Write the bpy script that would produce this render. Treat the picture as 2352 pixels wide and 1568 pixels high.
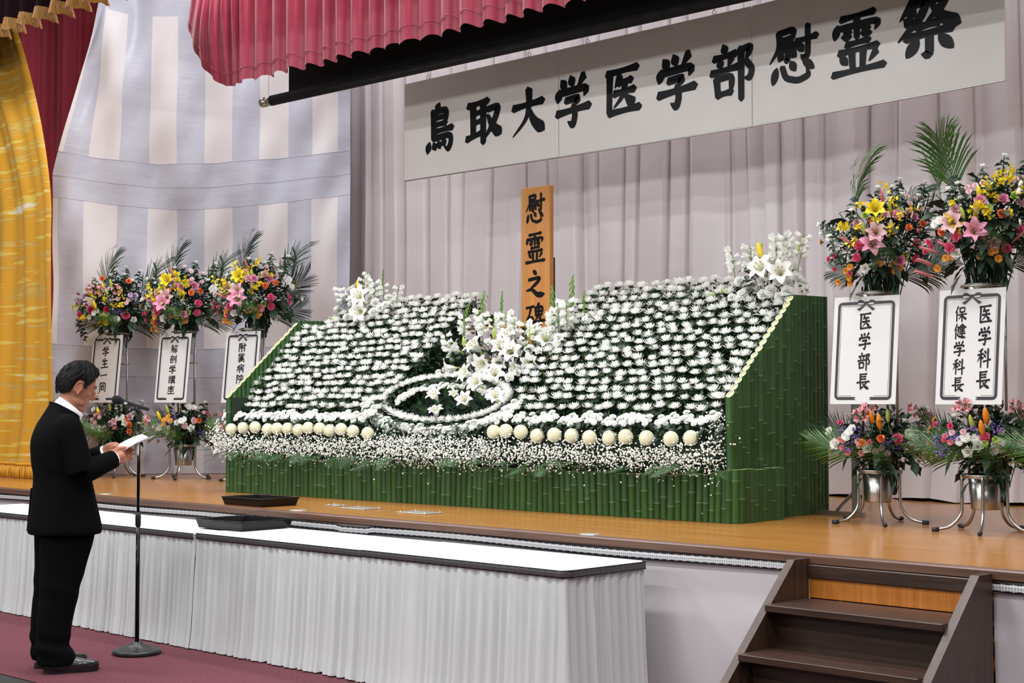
import bpy, math, random
from mathutils import Vector, Matrix, Quaternion
R0 = random.Random(7)
for o in list(bpy.data.objects): bpy.data.objects.remove(o)
scn = bpy.context.scene
COL = scn.collection
PI = math.pi

# ---------------------------------------------------------------- camera
cam = bpy.data.cameras.new('camera'); cam.sensor_width = 36.0; cam.lens = 3500.0 / 2352 * 36.0
cam.clip_start = 0.05; cam.clip_end = 100
camo = bpy.data.objects.new('camera', cam); COL.objects.link(camo)
FWD = Vector((-0.6943, 0.7187, 0.0383))
camo.location = (0, 0, 1.5)
camo.rotation_euler = FWD.to_track_quat('-Z', 'Y').to_euler()
scn.camera = camo
# ---------------------------------------------------------------- world + exposure
w = bpy.data.worlds.new('world'); scn.world = w; w.use_nodes = True
bg = w.node_tree.nodes['Background']; bg.inputs[0].default_value = (0.97, 0.98, 1.0, 1); bg.inputs[1].default_value = 0.06
vs = scn.view_settings; vs.view_transform = 'Standard'; vs.look = 'None'; vs.gamma = 1.0; vs.use_curve_mapping = False
vs.exposure = 0.0
# ---------------------------------------------------------------- ceiling lamps of the hall and the stage
def area(name, loc, sx, sy, power, col=(1, 1, 1), rot=(0, 0, 0), spread=180):
    l = bpy.data.lights.new(name, 'AREA'); l.shape = 'RECTANGLE'; l.size = sx; l.size_y = sy
    l.energy = power; l.color = col; l.spread = math.radians(spread)
    o = bpy.data.objects.new(name, l); COL.objects.link(o); o.location = loc; o.rotation_euler = rot
    return o
HALL = (0.97, 0.99, 1.0); STG = (0.98, 0.985, 1.0)
for i, x in enumerate((-12.5, -9.0, -5.5, -2.0, 1.5)):
    area('hall_ceiling_lamp', (x, 5.0, 6.2), 1.2, 0.5, 105, HALL)
    area('hall_ceiling_lamp', (x, 2.0, 5.7), 1.2, 0.5, 110, HALL)
    area('hall_ceiling_lamp', (x, -1.5, 5.7), 1.2, 0.5, 130, HALL)
area('stage_border_lamp', (-7.3, 7.25, 5.9), 10.4, 0.3, 270, STG, (math.radians(12), 0, 0))
area('stage_border_lamp', (-7.0, 9.15, 6.1), 10.5, 0.25, 135, STG, (math.radians(8), 0, 0))

for x in (-3.0, -7.5, -12.0):      # front-of-house spots under the hall ceiling, turned to the stage
    tgt = Vector((-7.4, 8.4, 2.6)); src = Vector((x, -6.0, 4.3))
    s_ = area('hall_stage_spot', tuple(src), 1.0, 0.6, 18, HALL, tuple((tgt - src).to_track_quat('-Z', 'Y').to_euler()), 60)

# ---------------------------------------------------------------- material helpers
def new_mat(name):
    m = bpy.data.materials.new(name); m.use_nodes = True
    nt = m.node_tree; b = nt.nodes['Principled BSDF']
    return m, nt, b
def node(nt, t, **kw):
    n = nt.nodes.new(t)
    for k, v in kw.items(): setattr(n, k, v)
    return n
def rgba(c): return (c[0], c[1], c[2], 1)
def srgb(r, g, b):
    f = lambda c: (c / 255 / 12.92) if c / 255 <= 0.04045 else ((c / 255 + 0.055) / 1.055) ** 2.4
    return (f(r), f(g), f(b))
def mat(name, col, rough=0.6, metal=0.0, spec=0.5, var=0.0, scale=8.0, bump=0.0, bscale=None, stretch=(1, 1, 1), sss=0.0, sheen=0.0, coat=0.0, trans=0.0, info=0.0):
    """principled material with noise colour variation and noise bump"""
    m, nt, b = new_mat(name)
    b.inputs['Roughness'].default_value = rough; b.inputs['Metallic'].default_value = metal
    b.inputs['Specular IOR Level'].default_value = spec
    b.inputs['Base Color'].default_value = rgba(col)
    if sheen: b.inputs['Sheen Weight'].default_value = sheen
    if coat: b.inputs['Coat Weight'].default_value = coat
    if sss:
        b.inputs['Subsurface Weight'].default_value = sss; b.inputs['Subsurface Scale'].default_value = 0.01
    if var or bump:
        tc = node(nt, 'ShaderNodeTexCoord'); mp = node(nt, 'ShaderNodeMapping'); mp.inputs['Scale'].default_value = stretch
        nt.links.new(tc.outputs['Object'], mp.inputs['Vector'])
        src = mp.outputs['Vector']
        if var:
            n = node(nt, 'ShaderNodeTexNoise'); n.inputs['Scale'].default_value = scale; n.inputs['Detail'].default_value = 4
            nt.links.new(src, n.inputs['Vector'])
            r = node(nt, 'ShaderNodeMapRange'); r.inputs['From Min'].default_value = 0.3; r.inputs['From Max'].default_value = 0.7
            r.inputs['To Min'].default_value = 1 - var; r.inputs['To Max'].default_value = 1 + var
            nt.links.new(n.outputs['Fac'], r.inputs['Value'])
            out = r.outputs['Result']
            if info:
                oi = node(nt, 'ShaderNodeObjectInfo'); r2 = node(nt, 'ShaderNodeMapRange'); r2.inputs['To Min'].default_value = 1 - info; r2.inputs['To Max'].default_value = 1 + info
                nt.links.new(oi.outputs['Random'], r2.inputs['Value'])
                mu = node(nt, 'ShaderNodeMath', operation='MULTIPLY'); nt.links.new(out, mu.inputs[0]); nt.links.new(r2.outputs['Result'], mu.inputs[1]); out = mu.outputs[0]
            hs = node(nt, 'ShaderNodeHueSaturation'); hs.inputs['Color'].default_value = rgba(col)
            nt.links.new(out, hs.inputs['Value']); nt.links.new(hs.outputs['Color'], b.inputs['Base Color'])
        if bump:
            n2 = node(nt, 'ShaderNodeTexNoise'); n2.inputs['Scale'].default_value = bscale or scale; n2.inputs['Detail'].default_value = 3
            nt.links.new(src, n2.inputs['Vector'])
            bp = node(nt, 'ShaderNodeBump'); bp.inputs['Strength'].default_value = min(1, bump); bp.inputs['Distance'].default_value = 0.02
            nt.links.new(n2.outputs['Fac'], bp.inputs['Height']); nt.links.new(bp.outputs['Normal'], b.inputs['Normal'])
    if trans:
        tr = node(nt, 'ShaderNodeBsdfTranslucent'); tr.inputs['Color'].default_value = rgba(col)
        mx = node(nt, 'ShaderNodeMixShader'); mx.inputs[0].default_value = trans
        nt.links.new(b.outputs[0], mx.inputs[1]); nt.links.new(tr.outputs[0], mx.inputs[2])
        nt.links.new(mx.outputs[0], nt.nodes['Material Output'].inputs['Surface'])
    return m
def wood(name, c1, c2, rough=0.4, axis=0, scale=6.0, grain=14.0, coat=0.0):
    m, nt, b = new_mat(name)
    tc = node(nt, 'ShaderNodeTexCoord'); mp = node(nt, 'ShaderNodeMapping')
    s = [grain, grain, grain]; s[axis] = 0.6
    mp.inputs['Scale'].default_value = s
    nt.links.new(tc.outputs['Object'], mp.inputs['Vector'])
    n = node(nt, 'ShaderNodeTexNoise'); n.inputs['Scale'].default_value = scale; n.inputs['Detail'].default_value = 6; n.inputs['Distortion'].default_value = 0.6
    nt.links.new(mp.outputs['Vector'], n.inputs['Vector'])
    cr = node(nt, 'ShaderNodeValToRGB'); cr.color_ramp.elements[0].position = 0.3; cr.color_ramp.elements[1].position = 0.7
    cr.color_ramp.elements[0].color = rgba(c1); cr.color_ramp.elements[1].color = rgba(c2)
    nt.links.new(n.outputs['Fac'], cr.inputs['Fac']); nt.links.new(cr.outputs['Color'], b.inputs['Base Color'])
    b.inputs['Roughness'].default_value = rough
    if coat: b.inputs['Coat Weight'].default_value = coat; b.inputs['Coat Roughness'].default_value = 0.15
    bp = node(nt, 'ShaderNodeBump'); bp.inputs['Strength'].default_value = 0.15; bp.inputs['Distance'].default_value = 0.004
    nt.links.new(n.outputs['Fac'], bp.inputs['Height']); nt.links.new(bp.outputs['Normal'], b.inputs['Normal'])
    return m

# ---------------------------------------------------------------- mesh builder
class MB:
    def __init__(s): s.v = []; s.f = []; s.m = []
    def add(s, vs, fs, mi=0):
        k = len(s.v); s.v += [tuple(p) for p in vs]; s.f += [tuple(i + k for i in f) for f in fs]; s.m += [mi] * len(fs); return s
    def merge(s, o, M=None, mi=None):
        vs = [M @ Vector(p) for p in o.v] if M is not None else o.v
        k = len(s.v); s.v += [tuple(p) for p in vs]; s.f += [tuple(i + k for i in f) for f in o.f]
        s.m += (o.m if mi is None else [mi] * len(o.f)); return s
    def box(s, a, b, mi=0):
        x0, y0, z0 = a; x1, y1, z1 = b
        return s.add([(x0, y0, z0), (x1, y0, z0), (x1, y1, z0), (x0, y1, z0), (x0, y0, z1), (x1, y0, z1), (x1, y1, z1), (x0, y1, z1)],
                     [(3, 2, 1, 0), (4, 5, 6, 7), (0, 1, 5, 4), (1, 2, 6, 5), (2, 3, 7, 6), (3, 0, 4, 7)], mi)
    def bbox(s, a, b, bev=0.006, mi=0):
        """box with chamfered edges"""
        x0, y0, z0 = a; x1, y1, z1 = b; e = bev
        vs = []; 
        for z, i in ((z0, e), (z0 + e, 0), (z1 - e, 0), (z1, e)):
            vs += [(x0 + i + e * (i == 0), y0 + i, z), (x1 - i - e * (i == 0), y0 + i, z), (x1 - i, y0 + i + e * (i == 0), z), (x1 - i, y1 - i - e * (i == 0), z),
                   (x1 - i - e * (i == 0), y1 - i, z), (x0 + i + e * (i == 0), y1 - i, z), (x0 + i, y1 - i - e * (i == 0), z), (x0 + i, y0 + i + e * (i == 0), z)]
        fs = [tuple(range(7, -1, -1)), tuple(range(24, 32))]
        for r in range(3):
            for k in range(8): fs.append((r * 8 + k, r * 8 + (k + 1) % 8, r * 8 + 8 + (k + 1) % 8, r * 8 + 8 + k))
        return s.add(vs, fs, mi)
    def tube(s, path, r, n=8, mi=0, caps=True, flat=1.0):
        P = [Vector(p) for p in path]; L = len(P)
        rr = r if isinstance(r, (list, tuple)) else [r] * L
        vs = []; T = (P[1] - P[0]).normalized()
        up = Vector((0, 0, 1)) if abs(T.z) < 0.9 else Vector((1, 0, 0))
        N = (up - T * up.dot(T)).normalized()
        for i in range(L):
            T2 = ((P[min(i + 1, L - 1)] - P[max(i - 1, 0)])); T2 = T2.normalized() if T2.length > 1e-9 else T
            N = N - T2 * N.dot(T2); N = N.normalized() if N.length > 1e-6 else T2.orthogonal().normalized()
            B = T2.cross(N)
            for k in range(n):
                a = 2 * PI * k / n
                vs.append(P[i] + (N * math.cos(a) + B * math.sin(a) * flat) * rr[i])
            T = T2
        fs = []
        for i in range(L - 1):
            for k in range(n): fs.append((i * n + k, i * n + (k + 1) % n, (i + 1) * n + (k + 1) % n, (i + 1) * n + k))
        if caps: fs += [tuple(range(n - 1, -1, -1)), tuple(range((L - 1) * n, L * n))]
        return s.add(vs, fs, mi)
    def lathe(s, prof, n=16, c=(0, 0, 0), mi=0, caps=True):
        vs = []
        for r, z in prof:
            for k in range(n): a = 2 * PI * k / n; vs.append((c[0] + r * math.cos(a), c[1] + r * math.sin(a), c[2] + z))
        L = len(prof); fs = []
        for i in range(L - 1):
            for k in range(n): fs.append((i * n + k, i * n + (k + 1) % n, (i + 1) * n + (k + 1) % n, (i + 1) * n + k))
        if caps: fs += [tuple(range(n - 1, -1, -1)), tuple(range((L - 1) * n, L * n))]
        return s.add(vs, fs, mi)
    def grid(s, fn, nu, nv, mi=0, mfn=None):
        vs = [fn(i / nu, j / nv) for j in range(nv + 1) for i in range(nu + 1)]
        k = len(s.v); s.v += [tuple(p) for p in vs]
        for j in range(nv):
            for i in range(nu):
                a = k + j * (nu + 1) + i; s.f.append((a, a + 1, a + nu + 2, a + nu + 1)); s.m.append(mfn(i, j) if mfn else mi)
        return s
    def prism(s, poly, a, b, axis=0, mi=0):
        """extrude a 2D polygon along an axis from a to b"""
        n = len(poly)
        def P(p, t): return (t, p[0], p[1]) if axis == 0 else ((p[0], t, p[1]) if axis == 1 else (p[0], p[1], t))
        vs = [P(p, a) for p in poly] + [P(p, b) for p in poly]
        fs = [tuple(range(n - 1, -1, -1)), tuple(range(n, 2 * n))] + [(i, (i + 1) % n, n + (i + 1) % n, n + i) for i in range(n)]
        return s.add(vs, fs, mi)
    def xf(s, M): s.v = [tuple(M @ Vector(p)) for p in s.v]; return s
    def mesh(s, name, mats, smooth=False):
        me = bpy.data.meshes.new(name); me.from_pydata(s.v, [], s.f)
        for m in (mats if isinstance(mats, (list, tuple)) else [mats]): me.materials.append(m)
        me.polygons.foreach_set('material_index', s.m)
        if smooth: me.polygons.foreach_set('use_smooth', [True] * len(s.f))
        me.update(); return me
    def obj(s, name, mats, parent=None, smooth=False, loc=None):
        return link(name, s.mesh(name, mats, smooth), parent, loc)
def link(name, me, parent=None, loc=None, M=None):
    o = bpy.data.objects.new(name, me); COL.objects.link(o)
    if parent: o.parent = parent
    if M is not None: o.matrix_local = M
    elif loc is not None: o.location = loc
    return o
def tag(o, label=None, cat=None, group=None, kind=None):
    if label: o['label'] = label
    if cat: o['category'] = cat
    if group: o['group'] = group
    if kind: o['kind'] = kind
    return o
def thing(name, label, cat, loc=(0, 0, 0), rz=0.0, group=None):
    o = bpy.data.objects.new(name, None); COL.objects.link(o); o.empty_display_size = 0.1
    o.location = loc; o.rotation_euler = (0, 0, rz)
    return tag(o, label, cat, group)
def aim(loc, d, spin=0.0, sc=1.0):
    q = Vector(d).to_track_quat('Z', 'Y'); 
    return Matrix.Translation(loc) @ q.to_matrix().to_4x4() @ Matrix.Rotation(spin, 4, 'Z') @ Matrix.Scale(sc, 4)
def spline(pts, n=8):
    """Catmull-Rom through points"""
    P = [Vector(p) for p in pts]; out = []
    for i in range(len(P) - 1):
        p0 = P[max(i - 1, 0)]; p1 = P[i]; p2 = P[i + 1]; p3 = P[min(i + 2, len(P) - 1)]
        for k in range(n):
            t = k / n
            out.append(0.5 * ((2 * p1) + (p2 - p0) * t + (2 * p0 - 5 * p1 + 4 * p2 - p3) * t * t + (3 * p1 - p0 - 3 * p2 + p3) * t ** 3))
    out.append(P[-1]); return out
ORD = 'first second third fourth fifth sixth seventh eighth ninth tenth eleventh twelfth thirteenth fourteenth fifteenth sixteenth seventeenth eighteenth nineteenth twentieth'.split()
for tens, nm in (('twenty', 'twentieth'), ('thirty', 'thirtieth'), ('forty', 'fortieth'), ('fifty', 'fiftieth'), ('sixty', 'sixtieth'), ('seventy', 'seventieth')):
    if tens != 'twenty': ORD.append(nm)
    ORD += [tens + '-' + o for o in ORD[:9]]
def ordn(i): return ORD[i]
# ================================================================= MATERIALS
M_carpet = mat('red_carpet', srgb(106, 62, 70), 0.95, var=0.16, scale=60, bump=0.4, bscale=220, spec=0.1)
M_tile = mat('grey_carpet_tile', srgb(62, 62, 60), 0.95, var=0.25, scale=40, stretch=(1, 12, 1), bump=0.3, bscale=150, spec=0.1)
M_stage = wood('stage_boards', srgb(158, 104, 46), srgb(176, 122, 60), 0.22, 0, 2.2, 5.0)
M_lip = wood('dark_nosing', srgb(84, 58, 46), srgb(112, 80, 64), 0.35, 0, 4, 10)
M_dwood = wood('dark_stair_wood', srgb(46, 31, 24), srgb(70, 48, 38), 0.38, 0, 4, 12)
M_dwoodz = wood('dark_stringer_wood', srgb(52, 35, 28), srgb(76, 54, 43), 0.4, 2, 4, 12)
M_owood = wood('orange_wood', srgb(168, 98, 34), srgb(196, 122, 50), 0.35, 2, 5, 12)
M_tablet = wood('tablet_wood', srgb(186, 120, 58), srgb(206, 142, 76), 0.45, 2, 3, 10)
M_wall = mat('plaster_wall', (0.30, 0.29, 0.28), 0.9)
M_ceil = mat('ceiling_panel', (0.4, 0.4, 0.39), 0.9)
M_black = mat('black_cloth', (0.010, 0.009, 0.010), 0.9, spec=0.2)
M_ink = mat('black_ink', (0.006, 0.006, 0.008), 0.35, spec=0.18)
M_ink_matte = mat('printed_black', (0.022, 0.02, 0.024), 0.45, spec=0.5)
M_banner = mat('banner_white', srgb(232, 226, 222), 0.28, spec=0.5, var=0.03, scale=3)
M_steel = mat('steel', (0.46, 0.45, 0.43), 0.3, metal=1.0)
M_steel_d = mat('dull_steel', (0.42, 0.41, 0.4), 0.35, metal=1.0)
M_rubber = mat('black_rubber', (0.012, 0.012, 0.014), 0.6)
M_lacquer = mat('black_lacquer', (0.006, 0.006, 0.007), 0.15, spec=0.22)
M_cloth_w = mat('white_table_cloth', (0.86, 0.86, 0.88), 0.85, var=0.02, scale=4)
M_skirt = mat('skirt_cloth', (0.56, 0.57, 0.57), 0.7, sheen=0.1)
M_backcurt = mat('grey_white_curtain', srgb(224, 215, 218), 0.38, var=0.03, scale=2, bump=0.25, bscale=5, sheen=0.2)
M_stripe_w = mat('ivory_fabric', srgb(232, 226, 228), 0.7, bump=0.15, bscale=4)
M_stripe_l = mat('lavender_satin', srgb(200, 200, 214), 0.42, bump=0.5, bscale=2.6, stretch=(1, 1, 2.6))
M_red = mat('crimson_satin', srgb(154, 36, 62), 0.4, var=0.06, scale=20, bump=0.1, bscale=4, sheen=0.3)
M_red2 = mat('crimson_velvet', srgb(190, 56, 82), 0.6, sheen=0.4)
M_maroon = mat('maroon_velvet', srgb(20, 4, 7), 0.9, spec=0.1)
M_fringe = mat('gold_fringe', srgb(136, 90, 14), 0.65, var=0.35, scale=60, stretch=(1, 1, 0.1), bump=0.8, bscale=120)
M_fringe2 = mat('gold_rope_fringe', srgb(214, 152, 40), 0.55, var=0.25, scale=90)
M_paper = mat('white_paper', (0.85, 0.85, 0.86), 0.8)
M_board = mat('sign_board', srgb(210, 209, 209), 0.5)
# flowers
M_petal = mat('white_petal', (0.93, 0.93, 0.89), 0.6, trans=0.35)
M_cream = mat('cream_petal', srgb(252, 249, 232), 0.6, trans=0.15)
M_leaf = mat('dark_leaf', srgb(24, 50, 28), 0.5, var=0.35, scale=25, info=0.2)
M_leaf2 = mat('mid_leaf', srgb(58, 92, 34), 0.45, var=0.3, scale=25, info=0.2)
M_palm = mat('palm_leaf', srgb(64, 100, 40), 0.4, var=0.25, scale=10, info=0.15)
M_palmd = mat('dark_palm_leaf', srgb(34, 62, 38), 0.4, var=0.25, scale=10, info=0.15)
M_fern = mat('fern_leaf', srgb(44, 82, 36), 0.5, var=0.25, scale=20, info=0.2)
M_stem = mat('green_stem', srgb(96, 132, 50), 0.5)
M_bud = mat('green_bud', srgb(170, 186, 84), 0.5, var=0.15, scale=30)
M_ybud = mat('yellow_bud', srgb(226, 196, 40), 0.5, var=0.12, scale=30)
M_obud = mat('orange_bud', srgb(222, 130, 24), 0.5, var=0.1, scale=30)
M_pink = mat('pink_petal', srgb(226, 96, 134), 0.6, var=0.12, scale=60, trans=0.2)
M_lpink = mat('light_pink_petal', srgb(228, 150, 180), 0.6, var=0.14, scale=30, trans=0.25)
M_ppink = mat('pale_pink_petal', srgb(232, 190, 194), 0.6, var=0.1, scale=40, trans=0.25)
M_dpink = mat('dusty_pink_petal', srgb(200, 122, 124), 0.7, var=0.15, scale=60)
M_yel = mat('yellow_petal', srgb(236, 208, 26), 0.55, var=0.1, scale=60, trans=0.2)
M_org = mat('orange_petal', srgb(226, 158, 62), 0.6, var=0.12, scale=60)
M_orr = mat('orange_red_petal', srgb(236, 122, 66), 0.6, var=0.12, scale=60)
M_pur = mat('purple_petal', srgb(118, 92, 178), 0.7, var=0.15, scale=80)
M_lil = mat('lilac_petal', srgb(206, 168, 208), 0.6, trans=0.2)
M_crim = mat('crimson_petal', srgb(186, 24, 58), 0.6)
M_lime = mat('lime_petal', srgb(166, 190, 88), 0.6)
M_anther = mat('brown_anther', srgb(172, 124, 66), 0.7)
M_floret = mat('white_floret', (0.95, 0.95, 0.92), 0.7)
M_oasis = mat('green_wrap', srgb(24, 42, 26), 0.8)
M_bam = None
def bamboo_mat(name, c, inner):
    m, nt, b = new_mat(name)
    tc = node(nt, 'ShaderNodeTexCoord'); oi = node(nt, 'ShaderNodeObjectInfo')
    n = node(nt, 'ShaderNodeTexNoise'); n.inputs['Scale'].default_value = 9; n.inputs['Detail'].default_value = 5
    mp = node(nt, 'ShaderNodeMapping'); mp.inputs['Scale'].default_value = (1, 1, 0.35); nt.links.new(tc.outputs['Object'], mp.inputs['Vector']); nt.links.new(mp.outputs[0], n.inputs['Vector'])
    ad = node(nt, 'ShaderNodeMath', operation='MULTIPLY_ADD'); ad.inputs[1].default_value = 0.55; nt.links.new(oi.outputs['Random'], ad.inputs[0]); nt.links.new(n.outputs['Fac'], ad.inputs[2])
    r = node(nt, 'ShaderNodeValToRGB'); e = r.color_ramp.elements; e[0].position = 0.35; e[1].position = 1.0
    e[0].color = rgba(c); e[1].color = rgba(inner); nt.links.new(ad.outputs[0], r.inputs['Fac']); nt.links.new(r.outputs['Color'], b.inputs['Base Color'])
    b.inputs['Roughness'].default_value = 0.42
    return m
M_bam = bamboo_mat('bamboo_green', srgb(24, 58, 22), srgb(48, 84, 36))
M_node = mat('bamboo_joint', srgb(108, 136, 88), 0.5)
M_cut = mat('bamboo_cut', srgb(190, 182, 128), 0.6)
M_bwall = mat('bamboo_cut_wall', srgb(220, 214, 176), 0.6)

def gold_brocade():
    m, nt, b = new_mat('gold_brocade')
    tc = node(nt, 'ShaderNodeTexCoord'); mp = node(nt, 'ShaderNodeMapping'); mp.inputs['Scale'].default_value = (0.9, 0.9, 13)
    nt.links.new(tc.outputs['Object'], mp.inputs['Vector'])
    n = node(nt, 'ShaderNodeTexNoise'); n.inputs['Scale'].default_value = 1.0; n.inputs['Detail'].default_value = 3; n.inputs['Roughness'].default_value = 0.55
    nt.links.new(mp.outputs[0], n.inputs['Vector'])
    r = node(nt, 'ShaderNodeValToRGB'); r.color_ramp.interpolation = 'CONSTANT'; e = r.color_ramp.elements
    e[0].position = 0.0; e[0].color = rgba(srgb(220, 204, 184)); e[1].position = 0.34; e[1].color = rgba(srgb(214, 182, 80))
    for p, c in ((0.42, srgb(208, 150, 38)), (0.57, srgb(196, 152, 66)), (0.61, srgb(204, 168, 78)), (0.69, srgb(206, 146, 36))):
        x = e.new(p); x.color = rgba(c)
    nt.links.new(n.outputs['Fac'], r.inputs['Fac'])
    n2 = node(nt, 'ShaderNodeTexNoise'); n2.inputs['Scale'].default_value = 1; mp2 = node(nt, 'ShaderNodeMapping'); mp2.inputs['Scale'].default_value = (30, 30, 160)
    nt.links.new(tc.outputs['Object'], mp2.inputs['Vector']); nt.links.new(mp2.outputs[0], n2.inputs['Vector'])
    bp = node(nt, 'ShaderNodeBump'); bp.inputs['Strength'].default_value = 0.3; bp.inputs['Distance'].default_value = 0.01
    nt.links.new(n2.outputs['Fac'], bp.inputs['Height']); nt.links.new(bp.outputs['Normal'], b.inputs['Normal'])
    nt.links.new(r.outputs['Color'], b.inputs['Base Color']); b.inputs['Roughness'].default_value = 0.45; b.inputs['Metallic'].default_value = 0.0
    return m
M_gold = gold_brocade()
def braid(name, silver):
    """black ribbon with a woven silver hexagon pattern running along local x"""
    m, nt, b = new_mat(name)
    uv = node(nt, 'ShaderNodeUVMap'); sp = node(nt, 'ShaderNodeSeparateXYZ'); nt.links.new(uv.outputs[0], sp.inputs[0])
    def math_(op, a, bb=None):
        n = node(nt, 'ShaderNodeMath', operation=op)
        for i, q in enumerate((a, bb)):
            if q is None: continue
            if isinstance(q, (int, float)): n.inputs[i].default_value = q
            else: nt.links.new(q, n.inputs[i])
        return n.outputs[0]
    x, y = sp.outputs[0], sp.outputs[1]
    wob = math_('MULTIPLY', math_('ABSOLUTE', math_('SINE', math_('MULTIPLY', x, 62.0))), 0.10)
    d = math_('ABSOLUTE', math_('SUBTRACT', y, 0.5))
    core = math_('LESS_THAN', math_('ADD', d, wob), 0.40)
    weave = math_('MULTIPLY', math_('SINE', math_('MULTIPLY', math_('ADD', x, math_('MULTIPLY', y, 0.04)), 230.0)), math_('SINE', math_('MULTIPLY', math_('SUBTRACT', x, math_('MULTIPLY', y, 0.04)), 230.0)))
    wv = math_('GREATER_THAN', weave, -0.35)
    fac = math_('MULTIPLY', core, math_('ADD', math_('MULTIPLY', wv, 0.65), 0.35))
    mx = node(nt, 'ShaderNodeMix', data_type='RGBA'); mx.inputs[6].default_value = rgba((0.008, 0.008, 0.013)); mx.inputs[7].default_value = rgba(silver)
    nt.links.new(fac, mx.inputs[0]); nt.links.new(mx.outputs[2], b.inputs['Base Color'])
    nt.links.new(math_('MULTIPLY', fac, 0.25), b.inputs['Metallic']); b.inputs['Roughness'].default_value = 0.38
    return m
M_braid = braid('silver_braid', (0.9, 0.9, 0.92)); M_braid_d = braid('dark_braid', (0.10, 0.09, 0.09))
# ================================================================= SETTING
SZ = 0.78; LIPY = 6.09
def struct(o): o['kind'] = 'structure'; return o
struct(MB().box((-16, -9, -0.1), (7, 10.6, -0.004)).obj('floor', M_tile))
struct(MB().box((-16, -9, 6.6), (7, 10.6, 6.7)).obj('ceiling', M_ceil))
struct(MB().box((-16, 10.4, 0), (7, 10.6, 6.6)).obj('wall_back', M_wall))
struct(MB().box((-16.2, -9, 0), (-16, 10.6, 6.6)).obj('wall_left', M_wall))
struct(MB().box((7, -9, 0), (7.2, 10.6, 6.6)).obj('wall_right', M_wall))
struct(MB().box((-16, -9.2, 0), (7, -9, 6.6)).obj('wall_rear', M_wall))
c = MB().grid(lambda u, v: (-16 + 23 * u, 4.11 + (6.2 - 4.11) * v + 0.004 * math.sin(u * 90) * (1 - v), 0.0), 60, 4).obj('floor_carpet', M_carpet)
struct(c)
# stage platform: top boards and dark nosing
st = struct(MB().box((-16, LIPY + 0.068, 0.62), (7, 10.4, SZ)).obj('floor_stage', M_stage))
st2 = struct(MB().box((-16, LIPY + 0.16, 0), (7, LIPY + 0.2, 0.62)).obj('wall_stage_front', M_owood))
y0 = LIPY
prof = [(y0, SZ - 0.040), (y0, SZ - 0.006), (y0 + 0.006, SZ), (y0 + 0.020, SZ), (y0 + 0.023, SZ - 0.004), (y0 + 0.027, SZ - 0.004), (y0 + 0.030, SZ), (y0 + 0.042, SZ), (y0 + 0.045, SZ - 0.004), (y0 + 0.049, SZ - 0.004), (y0 + 0.052, SZ + 0.001), (y0 + 0.07, SZ + 0.001), (y0 + 0.07, SZ - 0.05), (y0 + 0.03, SZ - 0.05), (y0 + 0.03, SZ - 0.042)]
struct(MB().prism(prof, -16, 7, 0).obj('trim_1', M_lip))

def uvstrip(name, path, h0, h1, mats, parent=None, out=(0, -1, 0), bulge=0.004):
    """vertical ribbon following a polyline of (x,y); heights h0(x)..h1(x); uv x = metres run, y = 0..1"""
    P = [Vector((p[0], p[1], 0)) for p in path]
    run = [0.0]
    for i in range(1, len(P)): run.append(run[-1] + (P[i] - P[i - 1]).length)
    b = MB(); uvs = []
    for j in range(4):
        t = j / 3
        for i, p in enumerate(P):
            a = h0(i) if callable(h0) else h0; c = h1(i) if callable(h1) else h1
            n = Vector(out) * bulge * math.sin(PI * t)
            b.v.append((p.x + n.x, p.y + n.y, a + (c - a) * t)); uvs.append((run[i], t))
    n = len(P)
    for j in range(3):
        for i in range(n - 1):
            b.f.append((j * n + i, j * n + i + 1, (j + 1) * n + i + 1, (j + 1) * n + i)); b.m.append(0)
    o = b.obj(name, mats, parent, True)
    uvl = o.data.uv_layers.new(name='UVMap')
    for l in o.data.loops: uvl.data[l.index].uv = uvs[l.vertex_index]
    return o
# cloth covering the front of the stage, in two pieces either side of the steps
def stage_cloth(x0, x1, label):
    t = thing('stage_skirt', label, 'cloth', ((x0 + x1) / 2, LIPY + 0.045, 0))
    cx = (x0 + x1) / 2
    def f(u, v):
        x = x0 + (x1 - x0) * u
        wv = 0.010 * math.sin(x * 2.1 + 1) * (1 - v) + 0.006 * math.sin(x * 7.3 + v * 3) * (1 - v) + 0.012 * math.sin(x * 1.3 - v * 4)
        return (x - cx, wv * 0.5, 0.012 + (SZ - 0.05) * v)
    MB().grid(f, max(8, int((x1 - x0) * 14)), 14).obj('cloth', M_skirt2, t, True)
    n = max(6, int((x1 - x0) * 20)); pth = [(x0 + (x1 - x0) * i / n - cx, -0.026) for i in range(n + 1)]
    rr = random.Random(3)
    def dip(i):
        x = x0 + (x1 - x0) * i / n
        return SZ - 0.091 + 0.005 * math.sin(x * 2.7) - (0.010 if abs(x + 7.25) < 0.15 else 0)
    uvstrip('silver_braid', pth, dip, lambda i: dip(i) + 0.043, M_braid, t)
    return t
M_skirt2 = mat('grey_stage_cloth', srgb(200, 194, 197), 0.8, bump=0.1, bscale=3)
stage_cloth(-15.9, -3.98, 'plain pale grey cloth hung on the stage front behind the white tables')
stage_cloth(-3.065, 3.0, 'plain pale grey cloth hung on the stage front right of the steps')

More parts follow.
